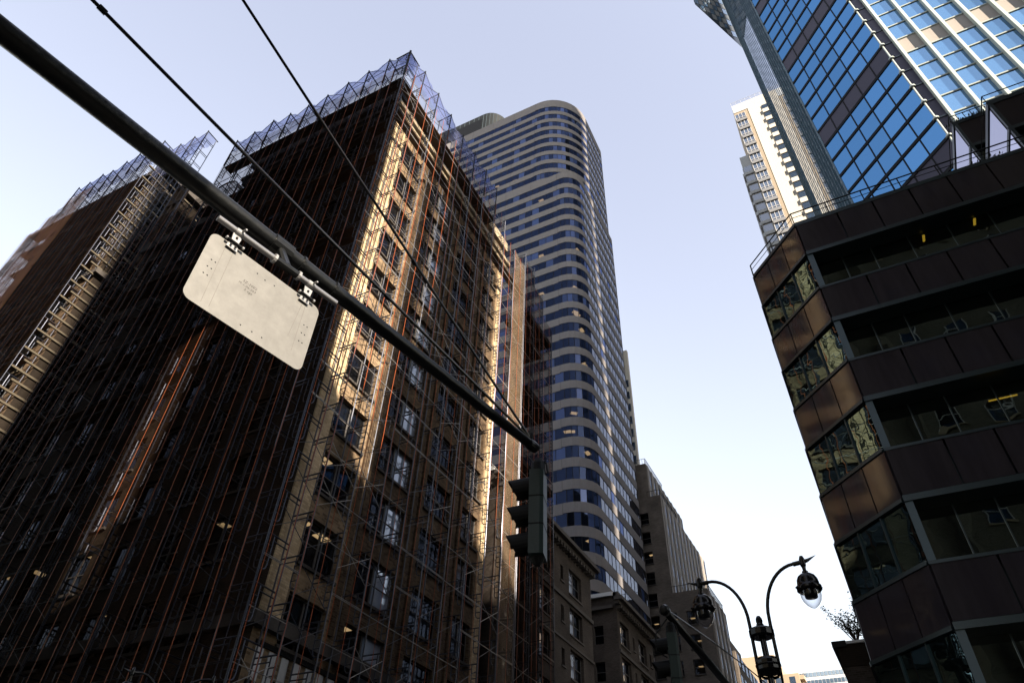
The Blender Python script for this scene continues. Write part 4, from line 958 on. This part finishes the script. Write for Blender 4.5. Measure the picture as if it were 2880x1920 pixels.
def signal(name, label, top, face, h, mat_house):
    """three-section head; top = hanging point, face = horizontal direction the lenses look"""
    t = thing(name, label, 'traffic light', tuple(top)); f = Vector((face[0], face[1], 0)).normalized(); s = f.cross(Vector((0, 0, 1)))
    z1 = top.z - .1; z0 = z1 - h; w = h * .13; dp = h * .08; b = MB()
    ring = [(-w, -dp * .5), (-w * .86, -dp), (w * .86, -dp), (w, -dp * .5), (w, dp), (-w, dp)]
    poly = [tuple((top + s * a + f * c).xy) for a, c in ring]
    ar = sum(poly[i][0] * poly[(i + 1) % 6][1] - poly[(i + 1) % 6][0] * poly[i][1] for i in range(6))
    if ar < 0: poly.reverse()
    b.prism(poly, z0, z1, mat_house)
    for k in (1, 2): b.prism([tuple((Vector((*p, 0)) - top).xy * 1.02 + top.xy) for p in poly], z0 + h * k / 3 - .008, z0 + h * k / 3 + .008, M['black'])
    b.build('housing', t)
    b = MB(); b.lathe([(.0, .1), (.05, .09), (.075, .03), (.08, -.04), (w * .7, -.1)], top, M['black'], 12); b.tube([top + Vector((0, 0, .1)), top + f * -.09 + Vector((0, 0, .04)), top - f * .11 - Vector((0, 0, .1))], .012, M['black'], 6); b.build('hanger', t)
    for k in range(3):
        c = Vector((top.x, top.y, z1 - h * (k + .5) / 3)) + f * dp; b = MB(); n = 14; vl = h * .27; r = h * .125
        vs = []
        for (dd, sc0) in ((0, 1), (vl, .98)):
            for i in range(n + 1):
                a = -math.pi * .22 + (math.pi * 1.44) * i / n; ln = dd if dd == 0 else vl * (.72 + .28 * max(0, math.sin(a)))
                vs.append(c + f * ln + (s * math.cos(a) + Vector((0, 0, 1)) * math.sin(a)) * r * sc0 - Vector((0, 0, .10 * ln)))
        b.mesh(vs, [(i, i + 1, n + 2 + i, n + 1 + i) for i in range(n)], M['black']); b.build('visor', t)
        b = MB(); b.lathe([(0, .02), (r * .6, .012), (r * .92, 0)], c + f * .004, M['int'], 16, axis=f); b.build('lens', t)
    b = MB(); b.lathe([(w * .6, .0), (.05, -.05), (.03, -.08), (0, -.085)], Vector((top.x, top.y, z0)), M['black'], 10); b.build('bottom_cap', t)
    return t
signal('traffic_light', 'dark green three lamp traffic light hanging from the end of the long mast arm', Vector((-2.86, 6.0, 5.75)), (-.97, -.25), .98, M['sig'])
# second mast arm carried by the lamp post
a2 = thing('mast_arm', 'shorter mast arm running from the twin lamp post to the second traffic light', 'mast arm', (-2.95, 21.3, 5.8))
b = MB(); b.tube([(-2.86, 10.7, 5.8), (-2.88, 14, 5.8), (-2.95, 21.3, 5.8)], [.055, .07, .095], M['mast'], 14); b.build('arm', a2, smooth=True)
b = MB(); b.tube([(-2.9, 10.75, 5.88), (-3.0, 14.4, 6.55), (-2.98, 18.0, 7.05), (-2.95, 21.4, 7.45)], .014, M['pole'], 6); b.build('guy_rod', a2)
b = MB(); b.lathe([(0, .1), (.06, .08), (.09, .02), (.08, -.06)], (-2.86, 10.68, 5.8), M['mast'], 12, axis=(0, -1, 0)); b.build('end_cap', a2)
b = MB(); b.tube([(-2.9, 10.9, 5.75), (-3.08, 10.8, 5.5), (-3.1, 10.8, 5.25), (-2.95, 10.85, 5.15)], .012, M['black'], 5); b.build('cable', a2)
signal('traffic_light', 'second traffic light beneath the shorter mast arm at the bottom centre', Vector((-2.88, 10.98, 5.62)), (-.95, -.3), 1.0, M['sig'])

# sign (seen from the back) on its pipe
T1, T2 = Vector((-3.322, 1.672, 0)), Vector((-3.135, 2.612, 0)); SU = (T2 - T1); SW = SU.length; SU.normalize(); SNn = Vector((SU.y, -SU.x, 0))
if SNn.dot(EYE - T1) < 0: SNn = -SNn
zt_, zb_ = 5.30, 4.665; SH = zt_ - zb_
sg = thing('street_sign', 'blank metal back of a rectangular street sign hung under the mast arm', 'sign', (T1.x, T1.y, zb_))
def sp(u, z, d=0): return T1 + SU * u + SNn * d + Vector((0, 0, zb_ + z))
rc = .06; poly = []
for cx, cz, a0 in ((SW - rc, rc, -90), (SW - rc, SH - rc, 0), (rc, SH - rc, 90), (rc, rc, 180)):
    for i in range(7): a = R(a0 + 15 * i); poly.append((cx + rc * math.cos(a), cz + rc * math.sin(a)))
b = MB(); n = len(poly)
vs = [sp(u, z, .002) for u, z in poly] + [sp(u, z, -.002) for u, z in poly]
b.mesh(vs, [tuple(range(n)), tuple(range(2 * n - 1, n - 1, -1))] + [(i, n + i, n + (i + 1) % n, (i + 1) % n) for i in range(n)], M['alu'])
b.build('panel', sg)
for (u0, u1, z0, z1) in ((.128, .118, .04, SH - .06), (.188, .182, .04, SH - .06), (.775, .80, .22, SH - .06), (.835, .83, .12, SH - .06)):
    b = MB(); b.face([sp(u0, z0, .0022), sp(u0 + .004, z0, .0022), sp(u1 + .004, z1, .0022), sp(u1, z1, .0022)], M['alu_dk']); b.build('scuff_line', sg)
# drilled holes
for (u, z) in ((.075, .40), (.105, .40), (.07, .33), (.10, .33), (.065, .26), (.095, .26), (.40, .55), (.47, .54), (.55, .55), (.43, .06), (.52, .065), (.60, .07), (.87, .40), (.90, .40), (.87, .32), (.90, .32), (.87, .24), (.90, .24)):
    b = MB(); c = sp(u, z, .0024); b.face([c + (SU * math.cos(k * .785) + Vector((0, 0, 1)) * math.sin(k * .785)) * .006 for k in range(8)], M['black']); b.build('bolt_hole', sg)
def text(body, u, z, size, ang):
    cu = bpy.data.curves.new('marker_writing', 'FONT'); cu.body = body; cu.size = size; cu.shear = .25; cu.space_character = 1.15
    o = bpy.data.objects.new('marker_writing', cu); COL.objects.link(o)
    dg = bpy.context.evaluated_depsgraph_get(); me = bpy.data.meshes.new_from_object(o.evaluated_get(dg)); bpy.data.objects.remove(o)
    me.materials.clear(); me.materials.append(M['ink'])
    q = bpy.data.objects.new('marker_writing', me); COL.objects.link(q); q.parent = sg
    X = SU; Z = Vector((0, 0, 1)); Rm = Matrix((X, Z, SNn)).transposed() @ Matrix.Rotation(ang, 3, 'Z')
    q.matrix_local = Matrix.Translation(sp(u, z, .0028) - WL[sg.name]) @ Rm.to_4x4()
text('SZ-2002', .325, .405, .030, 0); text('M-1-06-203', .300, .372, .026, 0); text('5 age', .355, .340, .028, 0)
sp_p = thing('sign_bracket', 'galvanised pipe bracket with two clamps holding the street sign below the mast arm', 'bracket', tuple(sp(SW / 2, SH + .1)))
PA, PBp = sp(-.02, SH + .105, .03), sp(SW + .10, SH + .135, .03)
b = MB(); b.bar(PA, PBp, .024, M['alu_pipe'], 16); b.build('pipe', sp_p, smooth=False)
for u in (.155, .80):
    b = MB(); c = PA.lerp(PBp, (u + .02) / (SW + .12)); pd = (PBp - PA).normalized()
    b.bar(c - pd * .028, c + pd * .028, .029, M['alu_clamp'], 14); b.bar(c + SNn * .03 + pd * .01, c + SNn * .07 + pd * .015, .008, M['alu_clamp'], 8)
    def plate(z0, z1, w0, w1, d):
        v = [sp(u - w0, z0, d), sp(u + w0, z0, d), sp(u + w1, z1, d), sp(u - w1, z1, d)]; v2 = [p - SNn * .008 for p in v]
        b.mesh(v + v2, [(0, 1, 2, 3), (7, 6, 5, 4), (0, 4, 5, 1), (1, 5, 6, 2), (2, 6, 7, 3), (3, 7, 4, 0)], M['alu_clamp'])
    plate(SH + .005, SH + .085, .028, .036, .03); plate(SH - .055, SH - .004, .045, .036, .022)
    b.bar(sp(u - .06, SH + .0, .034), sp(u + .06, SH + .0, .034), .010, M['black'], 8); b.bar(sp(u + .06, SH, .034), sp(u + .075, SH, .034), .012, M['alu_clamp'], 8); b.bar(sp(u - .06, SH, .034), sp(u - .07, SH, .034), .012, M['alu_clamp'], 8)
    for (du, z) in ((-.018, SH - .032), (.018, SH - .034), (0, SH + .05)): b.bar(sp(u + du, z, .031), sp(u + du, z, .04), .009, M['black'], 8)
    b.build('clamp', sp_p)
b = MB(); c1 = PA.lerp(PBp, .55); tt = (c1 - AE).dot(AD); c2 = AE + AD * tt
b.bar(c1, c2, .035, M['mast'], 10); b.bar(c1 - pd * .1, c1 + pd * .1, .032, M['mast'], 12); b.bar(c1 - pd * .12, c1 - pd * .1, .04, M['alu_clamp'], 12); b.bar(c1 + pd * .1, c1 + pd * .12, .04, M['alu_clamp'], 12)
b.bar(c2 - AD * .09, c2 + AD * .09, .085, M['mast'], 14); b.build('saddle', sp_p)

# ---------------------------------------------------------------- twin lamp posts
def twin_lamp(name, label, base, ax, sc_=1.0, ring=True):
    t = thing(name, label, 'street lamp', base); B = Vector(base); ax = Vector((ax[0], ax[1], 0)).normalized(); Z = Vector((0, 0, 1)); P = M['pole']
    q = lambda a, z: B + ax * a * sc_ + Z * z * sc_
    b = MB(); b.bar(q(0, 0), q(0, 9.2), .12 * sc_, P, 16, r2=.085 * sc_); b.lathe([(.3, 0), (.3, .6), (.2, 1.1), (.13, 1.6)], B, P, 16); b.build('post', t, smooth=False)
    b = MB(); b.lathe([(.0, .36), (.05, .35), (.09, .28), (.1, .2), (.085, .14), (.11, .1), (.11, -.05)], q(0, 9.13), P, 16); b.build('finial', t)
    for z, h, rr_ in ((8.98, .13, .36), (8.08, .2, .34)):
        b = MB(); pr = [(rr_ * .3, -h), (rr_ * .8, -h), (rr_, -h * .6), (rr_, h * .6), (rr_ * .85, h), (rr_ * .3, h)]
        b.lathe([(x * sc_, y * sc_) for x, y in pr], q(0, z), P, 14)
        if h > .15: b.lathe([(x * sc_, y * sc_) for x, y in ((rr_ * 1.02, -.03), (rr_ * 1.06, 0), (rr_ * 1.02, .03))], q(0, z), P, 14); b.lathe([(x * sc_, y * sc_) for x, y in ((rr_ * .7, -.3), (rr_ * .85, -.2))], q(0, z), P, 14)
        b.build('ring', t)
    for s in (-1, 1):
        b = MB(); pts = [q(s * .30, 7.4), q(s * .30, 8.0), q(s * .30, 9.2)]
        for i in range(1, 13):
            a = math.pi / 2 * i / 12; pts.append(q(s * (.30 + 1.05 * (1 - math.cos(a))), 9.35 + 1.45 * math.sin(a)))
        pts.append(q(s * 1.62, 10.80)); b.tube(pts, [.02 * sc_] + [.05 * sc_] * (len(pts) - 2) + [.045 * sc_], P, 10)
        b.build('arm', t, smooth=True)
        c = q(s * 1.63, 10.8); H = MB()
        H.bar(q(s * 1.35, 10.79), q(s * 1.63, 10.80), .07 * sc_, P, 10); H.bar(q(s * 1.66, 10.8), q(s * 1.78, 10.82), .055 * sc_, P, 8); H.bar(q(s * 1.78, 10.82), q(s * 2.05, 10.92), .05 * sc_, P, 8, r2=.004)
        H.lathe([(x * sc_, y * sc_) for x, y in ((0, .2), (.05, .18), (.085, .08), (.085, -.1), (.06, -.16), (.05, -.26), (.09, -.30), (.09, -.38))], c, P, 14); H.build('arm_bracket', t)
        H = MB(); H.lathe([(x * sc_, y * sc_) for x, y in ((.06, -.36), (.16, -.385), (.245, -.45), (.295, -.55), (.31, -.66), (.31, -.74), (.35, -.76), (.355, -.86), (.31, -.90), (.22, -.905))], c, P, 24)
        H.lathe([(x * sc_, y * sc_) for x, y in ((.21, -.9), (.19, -.98), (.175, -1.08), (.0, -1.1))], c, M['mast'], 20)
        for a in range(4): d_ = Vector((math.cos(a * 1.57 + .4), math.sin(a * 1.57 + .4), 0)); H.bar(c + d_ * .30 * sc_ - Z * .74 * sc_, c + d_ * .375 * sc_ - Z * .80 * sc_, .035 * sc_, P, 6)
        hd = H.build('lamp_hood', t, smooth=True)
        H = MB(); H.lathe([(x * sc_, y * sc_) for x, y in ((.275, -.88), (.29, -.95), (.285, -1.04), (.25, -1.16), (.17, -1.28), (.08, -1.36), (.0, -1.40))], c, M['globe'], 24); H.build('globe', t, smooth=True)
    return t
twin_lamp('street_lamp', 'black twin armed street lamp against the pale sky at the bottom right', (-2.96, 21.5, 0), (3.24, -.4))
twin_lamp('street_lamp', 'dim twin armed street lamp at the bottom edge in front of the dark scaffolding', (-19.6, 15.2, 0), (.75, .66), .72)
